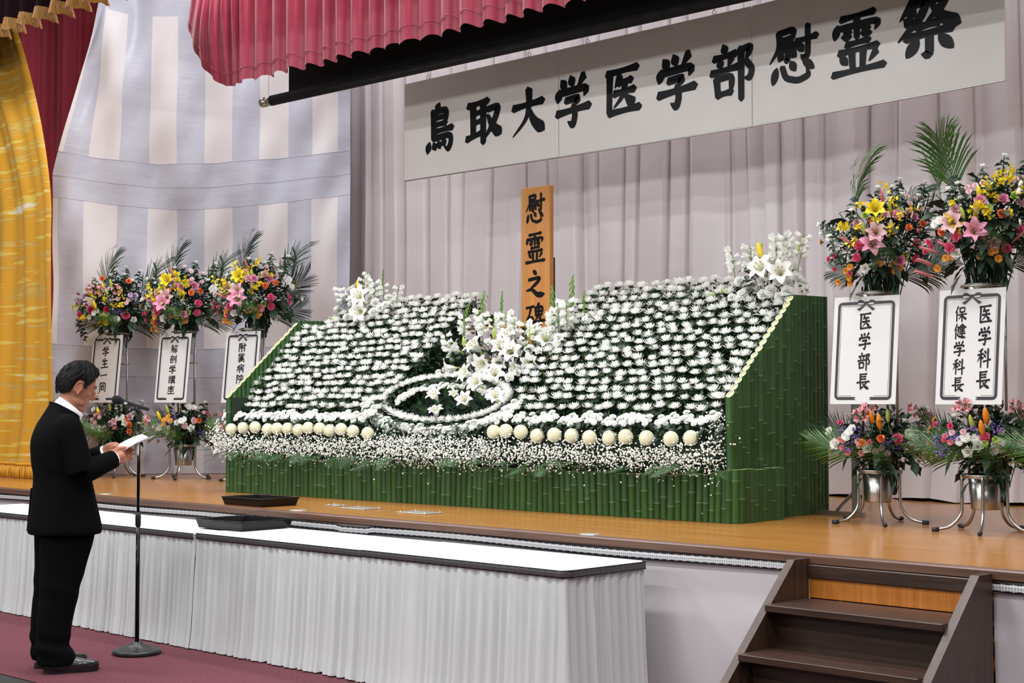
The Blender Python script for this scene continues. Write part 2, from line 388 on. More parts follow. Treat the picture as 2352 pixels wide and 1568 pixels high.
# ---------------------------------------------------------------- wooden steps
t = thing('wooden_steps', 'dark brown wooden steps leading up to the stage', 'steps', (-3.52, 6.08, 0))
def stringer(x):
    poly = [(0.0, 0.0), (0.0, 0.765), (-0.115, 0.765), (-0.93, 0.0)]
    b = MB().prism(poly, x - 0.02, x + 0.02, 0); b.obj('stringer', M_dwoodz, t)
stringer(-0.455); stringer(0.455)
for k, z in enumerate((0.585, 0.39, 0.195)):
    yb = -0.02 - 0.205 * k
    MB().bbox((-0.435, yb - 0.34, z - 0.032), (0.435, yb - 0.01, z), 0.003).obj('tread', M_dwood, t)
    if k > 0: MB().box((-0.435, yb - 0.02, z), (0.435, yb - 0.002, z + 0.163)).obj('riser', M_dwood, t)
MB().bbox((-0.435, -0.012, 0.675), (0.435, 0.006, 0.737), 0.004).obj('header_board', M_dwood, t)
MB().box((-0.435, 0.002, 0.585), (0.435, 0.012, 0.676)).obj('back_panel', M_owood, t)
MB().box((-0.435, -0.745, 0.0), (0.435, -0.73, 0.163)).obj('riser', M_dwood, t)

# ---------------------------------------------------------------- back curtain
rc_ = random.Random(12); _pan = []; _x = -7.0
while _x < 7.2:       # irregular hanging folds: flat fronts, each turned a little, with narrow returns between them
    w_ = rc_.uniform(0.14, 0.40); _pan.append((_x, w_, rc_.uniform(-0.06, 0.05), rc_.uniform(-0.55, 0.55))); _x += w_
def pleats(x):
    for (x0, w_, d, sl) in _pan:
        if x0 <= x < x0 + w_:
            t = (x - x0) / w_; e = 4 * t * (1 - t)
            return d * min(1, e * 2.0) + sl * (x - x0 - w_ / 2) * min(1, e * 1.6) + 0.085 * (1 - min(1, e * 3.2)) ** 1.5 - 0.012 * e
    return 0.0
cb = thing('back_curtain', 'pale grey pleated curtain hanging across the back of the stage', 'curtain', (-7, 9.95, SZ))
def f(u, v):
    x = -6.2 + 12.2 * u; z = 5.55 * v; x += 0.0
    k = 0.75 + 0.25 * v; sp = (1 - v) ** 6
    return (x + 0.02 * math.sin(z * 1.1 + x * 3), pleats(x) * k - sp * (0.10 + 0.07 * math.sin(x * 4.1)), 0.004 + z + sp * 0.02 * abs(math.sin(x * 5)))
MB().grid(f, 1300, 18).obj('drape', M_backcurt, cb, True)
MB().tube([(-6.3, 0, 5.6), (6.1, 0, 5.6)], 0.02, 8).obj('rail', M_steel_d, cb, True)

# ---------------------------------------------------------------- striped ceremonial cloth at the stage left
P0 = Vector((-13.48, 7.53, 0)); P1 = Vector((-11.51, 9.62, 0)); DX = (P1 - P0); WL = DX.length; DN = DX.normalized(); NO = Vector((DN.y, -DN.x, 0))
t = thing('striped_cloth', 'white and lavender striped ceremonial cloth draped at the side of the stage', 'cloth', (P0.x, P0.y, SZ))
cols = [0.0, .018]; 
edges_low = [0.0, 0.018, 0.105, 0.212, 0.313, 0.410, 0.507, 0.602, 0.693, 0.790, 0.870, 0.957, 1.0]
# rows: z above stage of band limits
rows = [(0.0, 0.72, 's'), (0.72, 1.265, 'b'), (1.265, 2.69, 't'), (2.69, 3.13, 'b'), (3.13, 4.58, 's2'), (4.58, 4.95, 'b')]
zs = []; kinds = []
for a, b2, k in rows:
    n = max(2, int((b2 - a) / 0.07))
    for i in range(n): zs.append(a + (b2 - a) * i / n); kinds.append(k)
zs.append(4.95)
us = []; uk = []
for i in range(len(edges_low) - 1):
    a, b2 = edges_low[i], edges_low[i + 1]; n = max(2, int((b2 - a) / 0.012))
    for j in range(n): us.append(a + (b2 - a) * j / n); uk.append(i)
us.append(1.0)
def cloth_pt(u, z):
    tl = max(0.0, (z - 2.92)) * 0.088
    uu = u + tl * (1 - u) ** 7
    sag = 0.13 * math.sin(PI * u) * min(1, z / 2.6) - 0.06 * u * min(1, z / 2.6)
    dn = 0.05 * math.sin(u * 9 + z * 0.6) + 0.025 * math.sin(u * 31 + z * 2.2) + 0.012 * math.sin(u * 60 - z * 5)
    if z > 3.4: dn += 0.05 * (z - 3.4) * math.sin(u * 14 + z * 3)
    dn += 0.03 * math.sin((u * 3.2 + z * 0.9) * 3.0) * min(1, z)
    p = DN * (uu * WL) + NO * (dn * 0.85 + 0.02 * math.sin((u * 1.6 - z * 0.45) * 17) * (0.3 + 0.7 * math.sin(u * 5 + z) ** 2))
    return (p.x, p.y, max(0.004, z - sag))
b = MB(); nu = len(us)
for z in zs:
    for u in us: b.v.append(cloth_pt(u, z))
for j in range(len(zs) - 1):
    for i in range(nu - 1):
        k = kinds[j]; c = uk[i]
        lav = True if k == 'b' else ((c % 2 == 0) if k == 's' else (c % 2 == 1) if k in ('t', 's2') else True)
        b.f.append((j * nu + i, j * nu + i + 1, (j + 1) * nu + i + 1, (j + 1) * nu + i)); b.m.append(1 if lav else 0)
b.obj('cloth', [M_stripe_w, M_stripe_l], t, True)
# seams: thin ridges along the band edges
for zz in (0.72, 0.98, 1.265, 2.69, 2.90, 3.13):
    MB().tube([Vector(cloth_pt(i / 60, zz)) + NO * 0.001 for i in range(61)], 0.0025, 4).obj('seam', M_stripe_l, t, True)

# ---------------------------------------------------------------- crimson wing curtain behind it
t = thing('wing_curtain', 'dark crimson wing curtain between the gold brocade and the striped cloth', 'curtain', (-15.25, 7.60, SZ))
def f(u, v):
    s = 2.9 * u; p = DN * s + NO * (0.07 * math.copysign(abs(math.sin(s * 15)) ** 0.6, math.sin(s * 15)) + 0.03 * math.sin(s * 29) + 0.03 * math.sin(s * 4))
    return (p.x, p.y, 0.01 + 5.4 * v)
MB().grid(f, 260, 8).obj('drape', M_red2, t, True)

# ---------------------------------------------------------------- gold brocade curtain
t = thing('gold_curtain', 'gold brocade stage curtain with rope fringe at the left edge', 'curtain', (-12.4, 6.95, SZ))
def gedge(z):   # right edge x at height z above the stage
    return -0.33 * max(0, z - 2.4) ** 1.5 - 0.18 * max(0, 0.7 - z) ** 1.5
def f(u, v):
    z = 0.13 + 4.6 * v; e = gedge(z); wd = 1.5
    x = e - wd * (1 - u)
    y = 0.022 * math.sin(u * 17 + z * 0.35) + 0.010 * math.sin(u * 37 + 1) + 0.10 * (1 - u) - 0.03 * math.sin(z * 1.3 + u * 5)
    return (x, y, z)
MB().grid(f, 150, 40).obj('drape', M_gold, t, True)
hd = MB()
for i in range(70):
    u = i / 69; p = Vector(f(u, 0.0)); 
    hd.tube([p + Vector((0, 0, 0.008 * math.sin(i))), p + Vector((0.006 * math.sin(i * 2.1), -0.012, -0.06)), p + Vector((0.012 * math.sin(i * 1.7) + 0.008, -0.014, -0.125))], [0.008, 0.009, 0.011], 5)
tag(hd.obj('rope_fringe', M_fringe2, t, True), 'gold rope fringe')
MB().tube([Vector(f(i / 40, 0)) + Vector((0, -0.004, 0.0)) for i in range(41)], 0.014, 6).obj('fringe_heading', M_fringe2, t, True)

# ---------------------------------------------------------------- dark valance with gold fringe
t = thing('maroon_valance', 'dark maroon velvet valance edged with scalloped gold fringe at top left', 'valance', (-8.0, 6.5, 4.72))
def val(x): 
    ph = x * 23.2
    return 0.055 * math.sin(ph) + 0.02 * math.sin(2 * ph + 0.6)
def scal(x): return 0.018 * math.cos(x * 23.2 + 0.9)
def f(u, v):
    x = -7.0 + 12.5 * u; k = 1 - 0.6 * v
    return (x, val(x) * k, 0.10 + scal(x) * (1 - v) + 1.7 * v)
MB().grid(f, 900, 6).obj('velvet', M_maroon, t, True)
fr = MB()
def f(u, v):
    x = -7.0 + 12.5 * u; j = 0.008 * math.sin(x * 160) * (1 - v)
    return (x + 0.02 * (1 - v), val(x) * (1 + 0.5 * (1 - v)) - 0.008 + 0.004 * math.sin(x * 260), 0.10 + scal(x) - 0.105 * (1 - v) + j + 0.012 * v)
fr.grid(f, 1500, 3)
tag(fr.obj('gold_fringe', M_fringe, t, True), 'gold bullion fringe')

# ---------------------------------------------------------------- crimson pleated valance
t = thing('crimson_valance', 'bright crimson pleated valance hanging above the stage', 'valance', (-11.0, 7.6, 4.16))
def rv(x, v):
    ph = x * 31 + 1.1 * math.sin(x * 3.1)
    s = math.sin(ph); s = math.copysign(abs(s) ** 0.55, s)
    return 0.052 * s * (0.55 + 0.45 * v) + 0.018 * math.sin(x * 9.3)
def f(u, v):
    x = -0.62 + 9.6 * u
    if x < 0.55:   # end swept up and back into a swag
        q = (0.55 - x) / 1.17; zb = 0.02 + 0.55 * max(0.0, q - 0.35) ** 1.6 * 2.2
        xx = 0.55 - (0.55 - x) * (0.62 + 0.10 * (1 - v)) ; zz = zb * (1 - v) + (1.9) * v
        xx += 0.06 * q * math.sin(v * 5)
        return (xx, rv(x, v) * (1 - q * 0.7) - 0.10 * q * math.sin(PI * min(1, v * 1.5)) + 0.06 * math.sin(q * 6 + v * 7) * q, zz)
    return (x, rv(x, v), 0.02 + 0.018 * math.sin(x * 31 + 2) * (1 - v) ** 2 + 1.9 * v)
MB().grid(f, 900, 20).obj('drape', M_red, t, True)
hem = [Vector(f(i / 700, 0.055)) + Vector((0, -0.004, 0)) for i in range(701)]
MB().tube(hem, 0.0025, 4).obj('hem_seam', M_red, t, True)

# ---------------------------------------------------------------- projection screen
t = thing('projection_screen', 'rolled black projection screen with a round weight bar below the crimson valance', 'screen', (-10.75, 8.0, 4.06))
def f(u, v): return (0.36 + 8.4 * u, 0.004 * math.sin(u * 20), 0.05 + 1.9 * v)
MB().grid(f, 20, 2).obj('screen_fabric', M_black, t, True)
MB().tube([(0.12, 0, 0.035), (8.8, 0, 0.035)], 0.045, 20).obj('weight_bar', M_black, t, True)
cp = MB().lathe([(0.0, -0.02), (0.036, -0.02), (0.043, -0.012), (0.043, 0.045), (0.034, 0.05), (0.034, 0.10), (0.045, 0.105), (0.045, 0.13)], 20)
cp.xf(Matrix.Translation((0.0, 0, 0.035)) @ Matrix.Rotation(PI / 2, 4, 'Y')); tag(cp.obj('end_cap', M_steel, t, True), 'shiny metal end cap')
MB().tube([(0.08, 0, 0.07), (0.08, 0, 1.9)], 0.002, 4).obj('wire', M_steel_d, t)
# ================================================================= LETTERING
# strokes on a 100 x 100 square, y down.  kind: h horizontal, s vertical, p left-falling, n right-falling, d dot, c even curve, k hooked
K = {
'大': 'h12,39 90,31;p54,4 54,36 44,66 10,98;n54,42 68,70 96,93',
'取': 'h6,14 60,8;s20,13 20,84;s48,10 48,100;h22,33 46,30;h22,54 46,50;h2,88 50,76;k60,28 90,23 84,44 72,66 52,92;n60,40 76,68 98,88',
'鳥': 'd46,1 38,14;s28,14 28,71;k28,17 70,12 68,42;h32,29 66,27;h30,43 66,41;h28,57 86,52;k28,71 82,66 82,84 74,97 62,90;d16,80 10,98;d30,82 35,93;d44,80 49,91;d58,77 63,87',
'学': 'd20,8 30,22;d44,3 50,18;p80,2 62,24;d13,27 8,46;k12,31 90,25 80,42;k30,47 68,43 52,58;k52,58 56,78 50,97 36,88;h6,71 94,62',
'医': 'h6,9 88,3;s14,12 12,90;h12,91 94,85;p42,16 28,40;h38,31 72,27;h26,52 80,47;p55,30 50,56 24,81;n56,57 66,67 80,80',
'部': 'd30,1 35,14;h8,22 58,17;d20,27 25,39;p48,24 40,40;h2,48 62,42;s14,59 17,92;k14,60 50,56 46,90;h17,89 47,86;s70,10 70,102;k70,13 94,8 80,33;k80,33 95,50 90,66 77,65',
'慰': 'k22,9 53,5 50,20;h24,21 50,18;p22,8 20,34 2,58;h28,29 48,27;h22,39 55,36;k39,38 39,57 32,54;d28,44 22,54;d47,43 55,51;h56,27 97,22;k80,2 80,52 72,57 66,50;d62,33 70,44;d16,69 9,92;k28,66 35,86 60,93 82,86 77,72;d46,61 54,74;d72,60 90,75',
'霊': 'h18,7 80,2;d11,18 6,37;k10,22 91,16 82,32;s48,6 48,40;d24,26 37,30;d22,36 36,37;d58,25 72,27;d58,34 74,36;h28,50 70,46;h14,62 86,57;s38,62 40,92;s60,60 58,92;d18,69 29,81;p84,66 70,82;h2,96 98,90',
'祭': 'p34,1 6,36;k30,14 50,10 38,36 4,66;d20,22 30,30;d16,36 25,43;k54,12 80,6 70,24 48,42;n54,14 72,38 100,54;h34,49 66,45;h16,63 86,57;k52,61 52,93 40,90;d33,70 18,90;d69,68 86,86',
'之': 'd42,1 55,15;k18,35 76,26 58,48 18,75;n8,76 34,73 62,92 96,90',
'碑': 'h4,17 42,12;p27,15 20,40 2,64;s15,53 18,86;k15,53 39,50 36,84;h18,83 37,80;d70,1 62,13;s52,17 54,46;k52,17 90,13 84,44;h54,31 84,29;h54,45 84,42;p69,15 66,46 46,66;h42,69 98,63;s76,52 76,102',
'生': 'p27,12 8,46;h26,30 84,24;s50,1 50,90;h20,60 80,54;h2,94 98,87',
'一': 'h4,56 96,45',
'同': 's12,10 11,100;k12,12 88,8 88,95 74,90;h32,33 68,30;s32,48 34,78;k32,48 68,46 65,77;h34,76 66,74',
'解': 'p25,1 6,24;k18,13 39,10 30,25;p14,27 14,66 2,94;k14,28 47,25 46,95 37,90;h16,45 44,43;h16,61 44,59;s30,27 30,84;k54,11 93,7 88,38 77,34;p71,11 52,44;p62,47 53,67;h60,59 93,55;h50,78 99,72;s76,43 76,102',
'剖': 'd28,1 33,13;h8,21 56,17;d18,26 23,37;p46,24 38,38;h2,47 62,42;s14,59 16,90;k14,59 49,56 46,88;h16,87 46,85;s72,18 72,66;k90,2 90,95 77,88',
'講': 'd18,1 27,11;h4,21 42,17;h10,33 38,30;h10,45 38,42;s10,58 12,88;k10,58 37,56 34,86;h12,85 35,83;h48,15 98,11;s60,4 60,30;s82,3 82,30;h50,27 94,24;h44,39 99,36;s52,51 52,101;k52,51 92,48 92,97 83,92;s72,39 72,80;h54,65 90,63;h46,81 99,78',
'座': 'd50,1 55,13;h14,19 95,14;p16,19 16,60 1,99;p41,27 25,53;n40,35 49,49;p75,25 61,51;n75,35 88,49;s56,23 56,91;h28,67 87,63;h16,95 98,90',
'附': 's12,8 12,101;k12,11 35,7 24,32;k24,32 37,48 32,61 20,60;p51,3 37,42;s46,30 46,100;h56,31 99,26;k82,3 82,93 69,88;d61,46 70,62',
'属': 'k16,9 85,5 82,24;h18,25 82,22;p16,8 16,60 3,99;p65,30 31,37;s32,46 34,62;k32,46 79,43 76,60;h34,61 76,58;s54,36 54,84;s28,69 28,100;k28,69 89,66 86,97 75,92;h38,85 67,82',
'病': 'd52,1 57,12;h22,19 95,14;p24,19 22,60 2,99;d7,31 15,45;h2,66 22,54;h34,35 93,31;s38,51 38,100;k38,51 89,48 86,95 75,90;p63,34 60,60 45,79;n62,60 77,75',
'院': 's10,8 10,101;k10,11 33,7 22,32;k22,32 35,48 30,61 18,60;d66,1 69,13;d46,16 42,33;k46,20 95,16 88,31;h54,39 85,36;h44,55 99,51;p62,54 58,78 38,99;k78,53 78,85 84,92 99,90 97,77',
'長': 's27,8 27,56;h27,11 77,7;h28,25 70,22;h28,39 70,36;h2,58 98,51;s31,57 31,94;h30,94 50,82;p76,60 57,73;n46,57 62,78 97,95',
'科': 'p40,3 8,17;h4,34 46,28;s28,12 28,100;p26,36 2,72;n30,42 46,55;d55,13 67,27;d51,33 63,47;h46,70 99,58;s80,2 80,102',
'保': 'p28,3 2,50;s18,34 18,100;s42,13 44,42;k42,13 85,9 80,40;h44,39 81,37;h30,58 98,52;s62,42 62,102;p60,58 32,90;n64,58 77,75,100,88',
'健': 'p23,3 1,48;s15,32 15,100;k48,15 87,11 84,38;h42,27 99,23;h48,39 84,37;h50,53 87,50;h46,67 93,64;s68,1 68,80;k26,25 43,20 30,46 42,47 26,80;n24,66 44,84 100,91',
}
def stroke_mesh(kind, pts, wt):
    """brush stroke outline: returns list of (left,right) pairs -> quad strip verts"""
    P = []
    if kind == 'k' and len(pts) >= 3:       # corners stay firm
        for i in range(len(pts) - 1):
            a, b2 = Vector(pts[i]), Vector(pts[i + 1]); n = 5
            P += [a.lerp(b2, k / n) for k in range(n)]
        P.append(Vector(pts[-1]))
        Q = [p.copy() for p in P]
        for _ in range(2): Q = [Q[0]] + [(Q[i - 1] + Q[i] * 2 + Q[i + 1]) / 4 for i in range(1, len(Q) - 1)] + [Q[-1]]
        P = Q
    elif len(pts) == 2:
        a, b2 = Vector(pts[0]), Vector(pts[1]); n = 8; P = [a.lerp(b2, k / n) for k in range(n + 1)]
    else: P = [v.to_2d() for v in spline([(p[0], p[1], 0) for p in pts], 7)]
    L = len(P) - 1; out = []
    for i, p in enumerate(P):
        t = i / L
        T = (P[min(i + 1, L)] - P[max(i - 1, 0)]).normalized(); N = Vector((-T.y, T.x))
        if kind == 'h': w_ = 0.80 + 0.35 * abs(2 * t - 1) ** 2
        elif kind == 's': w_ = 1.12 - 0.12 * t + 0.15 * (1 - t) ** 4
        elif kind == 'p': w_ = 1.15 * (1 - t) ** 0.7 + 0.10
        elif kind == 'n': w_ = 0.45 + 1.25 * max(0, min(1, t / 0.75)) if t < 0.8 else 1.70 * (1 - (t - 0.8) / 0.2) + 0.08
        elif kind == 'd': w_ = 0.35 + 1.0 * math.sin(PI * min(1, 0.15 + 0.75 * t))
        else: w_ = 1.0 if t < 0.75 else 1.0 - 0.75 * (t - 0.75) / 0.25
        out.append((p, T, N, w_ * wt / 2))
    return out
_glyphs = {}
def glyph(ch, wt=9.0):
    """flat mesh of a character, 1 unit square centred on the origin, in the xz plane facing -y"""
    key = (ch, wt)
    if key in _glyphs: return _glyphs[key]
    b = MB()
    strokes = K[ch].split(';')
    hz = wt * (1.0 if len(strokes) < 9 else 0.88 if len(strokes) < 13 else 0.74)
    for si, st in enumerate(strokes):
        nums = [float(q) for q in st[1:].replace(' ', ',').split(',')]
        pts = [(nums[i], nums[i + 1]) for i in range(0, len(nums), 2)]
        o = stroke_mesh(st[0], pts, hz); ring = []
        p, T, N, w0 = o[0]; e = o[-1]
        left = [q[0] + q[2] * q[3] for q in o]; right = [q[0] - q[2] * q[3] for q in o]
        start = [o[0][0] - T * w0 * 0.7 + N * w0 * 0.35] if st[0] != 'd' else [o[0][0] - T * w0]
        end = [e[0] + e[1] * e[3] * 0.9]
        y = -0.00012 * si
        V = lambda q: ((q.x - 50) / 100, y, (50 - q.y) / 100)
        vs = [V(start[0])]; n = len(o)
        for l, r in zip(left, right): vs += [V(l), V(r)]
        vs.append(V(end[0])); fs = [(0, 1, 2)] + [(1 + 2 * i, 3 + 2 * i, 4 + 2 * i, 2 + 2 * i) for i in range(n - 1)] + [(2 * n - 1, 2 * n + 1, 2 * n)]
        b.add(vs, fs)
    _glyphs[key] = b.mesh('character', M_ink); return _glyphs[key]
def put_char(parent, ch, x, z, w_, h_, y=-0.004, wt=11.0, shear=0.0, m=None):
    o = link('character', glyph(ch, wt), parent, (x, y, z)); o.scale = (w_, 1.0, h_)
    if shear: o.rotation_euler = (0, shear, 0)
    return o

# ---------------------------------------------------------------- hanging banner of three boards
bt = thing('banner', 'long white hanging banner of three boards with ten black brush characters', 'banner', (-7.05, 8.8, 3.39))
XS = [-2.75, -0.94, 0.89, 2.77]; ZB = [0.0, 0.006, 0.021, 0.072]; ZT = [0.846, 0.858, 0.874, 0.925]
for i in range(3):
    x0, x1 = XS[i], XS[i + 1]; g = 0.003
    b = MB(); d = 0.02
    vs = [(x0 + g, 0, ZB[i]), (x1 - g, 0, ZB[i + 1]), (x1 - g, 0, ZT[i + 1]), (x0 + g, 0, ZT[i])]
    vs += [(p[0], d, p[2]) for p in vs]
    b.add(vs, [(0, 1, 2, 3), (7, 6, 5, 4), (0, 4, 5, 1), (1, 5, 6, 2), (2, 6, 7, 3), (3, 7, 4, 0)])
    b.obj('panel', M_banner, bt)
    e = MB(); e.tube([(x0 + g, -0.002, ZB[i] + 0.002), (x1 - g, -0.002, ZB[i + 1] + 0.002)], 0.005, 6); e.obj('edge_strip', M_steel_d, bt)
    for fx in (0.16, 0.82):
        x = x0 + (x1 - x0) * fx; z = ZT[i] + (ZT[i + 1] - ZT[i]) * fx
        h = MB(); pts = [(x + 0.016 * math.cos(a), 0.01, z + 0.02 + 0.018 * math.sin(a)) for a in [2 * PI * k / 12 for k in range(13)]]
        h.tube(pts, 0.003, 5); ho = h.obj('hook', M_steel_d, bt)
        MB().tube([(x, 0.01, z + 0.035), (x + 0.02, 0.02, z + 2.1)], 0.002, 4).obj('string', M_steel_d, bt)
def zmid(x):
    for i in range(3):
        if x <= XS[i + 1] or i == 2:
            q = (x - XS[i]) / (XS[i + 1] - XS[i]); return ZB[i] + (ZB[i + 1] - ZB[i]) * q, ZT[i] + (ZT[i + 1] - ZT[i]) * q
for ch, x, z, w_, h_ in (('鳥', -2.292, 0.410, 0.40, 0.41), ('取', -1.770, 0.410, 0.42, 0.37), ('大', -1.278, 0.411, 0.41, 0.39), ('学', -0.790, 0.429, 0.38, 0.40), ('医', -0.284, 0.433, 0.36, 0.37), ('学', 0.224, 0.434, 0.38, 0.40), ('部', 0.723, 0.434, 0.38, 0.39), ('慰', 1.231, 0.466, 0.40, 0.41), ('霊', 1.739, 0.470, 0.40, 0.41), ('祭', 2.250, 0.496, 0.46, 0.43)):
    put_char(bt, ch, x, z, w_, h_, -0.003, 15.5)
# ---------------------------------------------------------------- wooden memorial tablet
t = thing('memorial_tablet', 'tall wooden memorial tablet with four black brush characters', 'tablet', (-7.915, 8.45, SZ + 0.6))
MB().bbox((-0.148, 0, 0), (0.148, 0.045, 1.745), 0.003).obj('board', M_tablet, t)
for dx in (-0.13, 0.10): MB().box((dx, 0.05, -0.6), (dx + 0.03, 0.08, 1.2)).obj('back_post', M_dwoodz, t)
for ch, z, w_, h_ in (('慰', 2.955, 0.205, 0.24), ('霊', 2.656, 0.20, 0.235), ('之', 2.385, 0.215, 0.20), ('碑', 2.132, 0.20, 0.21)):
    put_char(t, ch, 0.0, z - SZ - 0.6, w_, h_, -0.004, 13.0)
# ================================================================= TABLES
TZ = 0.70
def table(x0, x1, label, yf=5.335, yb=5.915, right_end=False, dz=0.0, skew=0.0):
    cx = (x0 + x1) / 2; t = thing('skirted_table', label, 'table', (cx, (yf + yb) / 2, 0), skew, 'skirted tables along the stage')
    hw = (x1 - x0) / 2; hd = (yb - yf) / 2; z = TZ + dz
    MB().bbox((-hw, -hd, z - 0.02), (hw, hd, z), 0.005).obj('top_cloth', M_cloth_w, t)
    path = []; n = int((x1 - x0) / 0.03)
    for i in range(n + 1): path.append((-hw + 2 * hw * i / n, -hd - 0.006))
    if right_end:
        for i in range(1, 20): path.append((hw + 0.006, -hd + 2 * hd * i / 19))
    rr = random.Random(int(x0 * 100))
    sk = MB(); fine = []
    for i in range(len(path) - 1):
        for k in range(4): fine.append((path[i][0] + (path[i + 1][0] - path[i][0]) * k / 4, path[i][1] + (path[i + 1][1] - path[i][1]) * k / 4))
    fine.append(path[-1]); ph = 0; off = []
    for i in range(len(fine)):
        ph += rr.uniform(0.15, 1.5) * (1.6 if i % 37 < 9 else 0.9); amp = 0.7 * (amp if i else 0.7) + 0.3 * rr.uniform(0.1, 1.3); off.append(math.sin(ph) * amp + 0.35 * math.sin(ph * 0.31 + 1))
    off = [0.25 * off[max(i - 1, 0)] + 0.5 * off[i] + 0.25 * off[min(i + 1, len(off) - 1)] for i in range(len(off))]
    NV = 12; 
    for j in range(NV + 1):
        v = j / NV
        for i, p in enumerate(fine):
            a = 0.006 + 0.020 * min(1, (1 - v) * 2.5); fl = 0.03 * (1 - v) ** 2 + 0.05 * max(0, 0.12 - v)
            d = off[i] * a + fl
            if right_end and i > 4 * n: q = Vector((1, 0)); 
            else: q = Vector((0, -1))
            sk.v.append((p[0] + q.x * d, p[1] + q.y * d, 0.006 + 0.006 * abs(off[i]) * (1 - v) + (z - 0.03) * v))
    m = len(fine)
    for j in range(NV):
        for i in range(m - 1): sk.f.append((j * m + i, j * m + i + 1, (j + 1) * m + i + 1, (j + 1) * m + i)); sk.m.append(0)
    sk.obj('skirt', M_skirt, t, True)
    bp = [(p[0], p[1] - 0.014) if not (right_end and i > n) else (p[0] + 0.014, p[1]) for i, p in enumerate(path)]
    tag(uvstrip('braid_trim', bp, z - 0.040, z - 0.002, M_braid_d, t), 'black braid trim')
    for sx in (-1, 1):
        for sy in (-1, 1): MB().tube([(sx * (hw - 0.08), sy * (hd - 0.08), 0), (sx * (hw - 0.08), sy * (hd - 0.08), z - 0.02)], 0.014, 8).obj('leg', M_steel_d, t, True)
    return t
table(-6.255, -4.81, 'white skirted table at the right end of the row, nearest the steps', right_end=True, dz=0.004)
table(-7.80, -6.262, 'white skirted table carrying the right side of the black tray', yf=5.345, yb=5.925)
table(-9.34, -7.81, 'white skirted table directly behind the microphone stand and the man', yf=5.335, yb=5.915, dz=-0.004)
table(-10.9, -9.35, 'white skirted table left of the man at the left picture edge', yf=5.33, yb=5.86, dz=0.002, skew=0.01)

def tray(cx, cy, z, w_, d, rz, label):
    t = thing('tray', label, 'tray', (cx, cy, z), rz, 'shallow black offering trays')
    b = MB(); h = 0.052; e = 0.014
    o0 = [(-w_ / 2 + e, -d / 2 + e), (w_ / 2 - e, -d / 2 + e), (w_ / 2 - e, d / 2 - e), (-w_ / 2 + e, d / 2 - e)]
    o1 = [(-w_ / 2, -d / 2), (w_ / 2, -d / 2), (w_ / 2, d / 2), (-w_ / 2, d / 2)]
    s = 0.008
    ring = [[(p[0], p[1], 0.0) for p in o0], [(p[0], p[1], h) for p in o1], [(p[0] * (1 - s / abs(p[0])), p[1] * (1 - s / abs(p[1])), h) for p in o1], [(p[0] * (1 - s / abs(p[0])), p[1] * (1 - s / abs(p[1])), 0.008) for p in o0]]
    vs = [q for r in ring for q in r]
    fs = [(3, 2, 1, 0), (12, 13, 14, 15)] + [(r * 4 + k, r * 4 + (k + 1) % 4, r * 4 + 4 + (k + 1) % 4, r * 4 + 4 + k) for r in range(3) for k in range(4)]
    b.add(vs, fs); b.obj('body', M_lacquer, t)
    r = MB(); P = [(p[0], p[1], h) for p in o1]; r.tube(P + [P[0]], 0.005, 6); r.obj('rim', M_lacquer, t, True)
tray(-8.54, 6.35, SZ + 0.001, 0.46, 0.31, 0.0, 'shallow black lacquer tray lying on the wooden stage edge')
tray(-7.85, 5.715, TZ + 0.004, 0.46, 0.40, 0.03, 'shallow black lacquer tray lying on the white tables')

M_plate = mat('floor_plate', (0.55, 0.55, 0.5), 0.35, metal=0.8, var=0.2, scale=60)
def disc(x, y, label):
    o = MB().lathe([(0.0, 0.004), (0.045, 0.004), (0.056, 0.002), (0.058, 0.0)][::-1], 24, caps=False).obj('floor_socket_cover', M_plate, None, True, (x, y, SZ + 0.001))
    tag(o, label, 'socket cover', 'metal floor covers on the stage')
disc(-7.93, 6.20, 'round metal floor cover just right of the black tray on stage')
disc(-5.40, 6.19, 'round metal floor cover near the stage edge left of the steps')
disc(-10.38, 6.26, 'round metal floor cover close behind the man at the stage edge')
def plate(x, y, w_, d, label):
    t = thing('floor_hatch', label, 'floor hatch', (x, y, SZ + 0.001), 0.0, 'metal floor hatches on the stage')
    MB().bbox((-w_ / 2, -d / 2, 0), (w_ / 2, d / 2, 0.005), 0.002).obj('plate', M_plate, t)
    for sx in (-1, 1):
        for sy in (-1, 1): MB().lathe([(0.008, 0), (0.008, 0.003), (0.004, 0.006)], 8, (sx * (w_ / 2 - .02), sy * (d / 2 - .02), 0.004)).obj('screw', M_steel, t, True)
plate(-7.77, 6.60, 0.25, 0.17, 'checkered metal floor hatch nearer the black tray')
plate(-7.20, 6.61, 0.27, 0.17, 'metal floor hatch right of the checkered one before the altar')
plate(-8.10, 6.66, 0.14, 0.09, 'small dull floor hatch beside the checkered metal hatch')

# ---------------------------------------------------------------- microphone stand
t = thing('microphone_stand', 'black microphone stand with a round base in front of the man', 'microphone stand', (-7.90, 4.985, 0))
MB().lathe([(0.0, 0.0), (0.135, 0.0), (0.142, 0.006), (0.142, 0.022), (0.136, 0.028), (0.125, 0.026), (0.08, 0.048), (0.035, 0.06), (0.03, 0.072), (0.0, 0.072)], 40, caps=False).obj('base', mat('cast_black', (0.015, 0.015, 0.017), 0.38, var=0.2, scale=30), t, True)
MB().tube([(0, 0, 0.07), (0, 0, 0.79)], 0.0125, 14).obj('lower_pole', M_lacquer, t, True)
MB().lathe([(0.013, 0), (0.0165, 0.005), (0.017, 0.06), (0.013, 0.085)], 14, (0, 0, 0.75)).obj('clutch', M_rubber, t, True)
MB().tube([(0, 0, 0.8), (0, 0, 1.36)], 0.0095, 14).obj('upper_pole', M_lacquer, t, True)
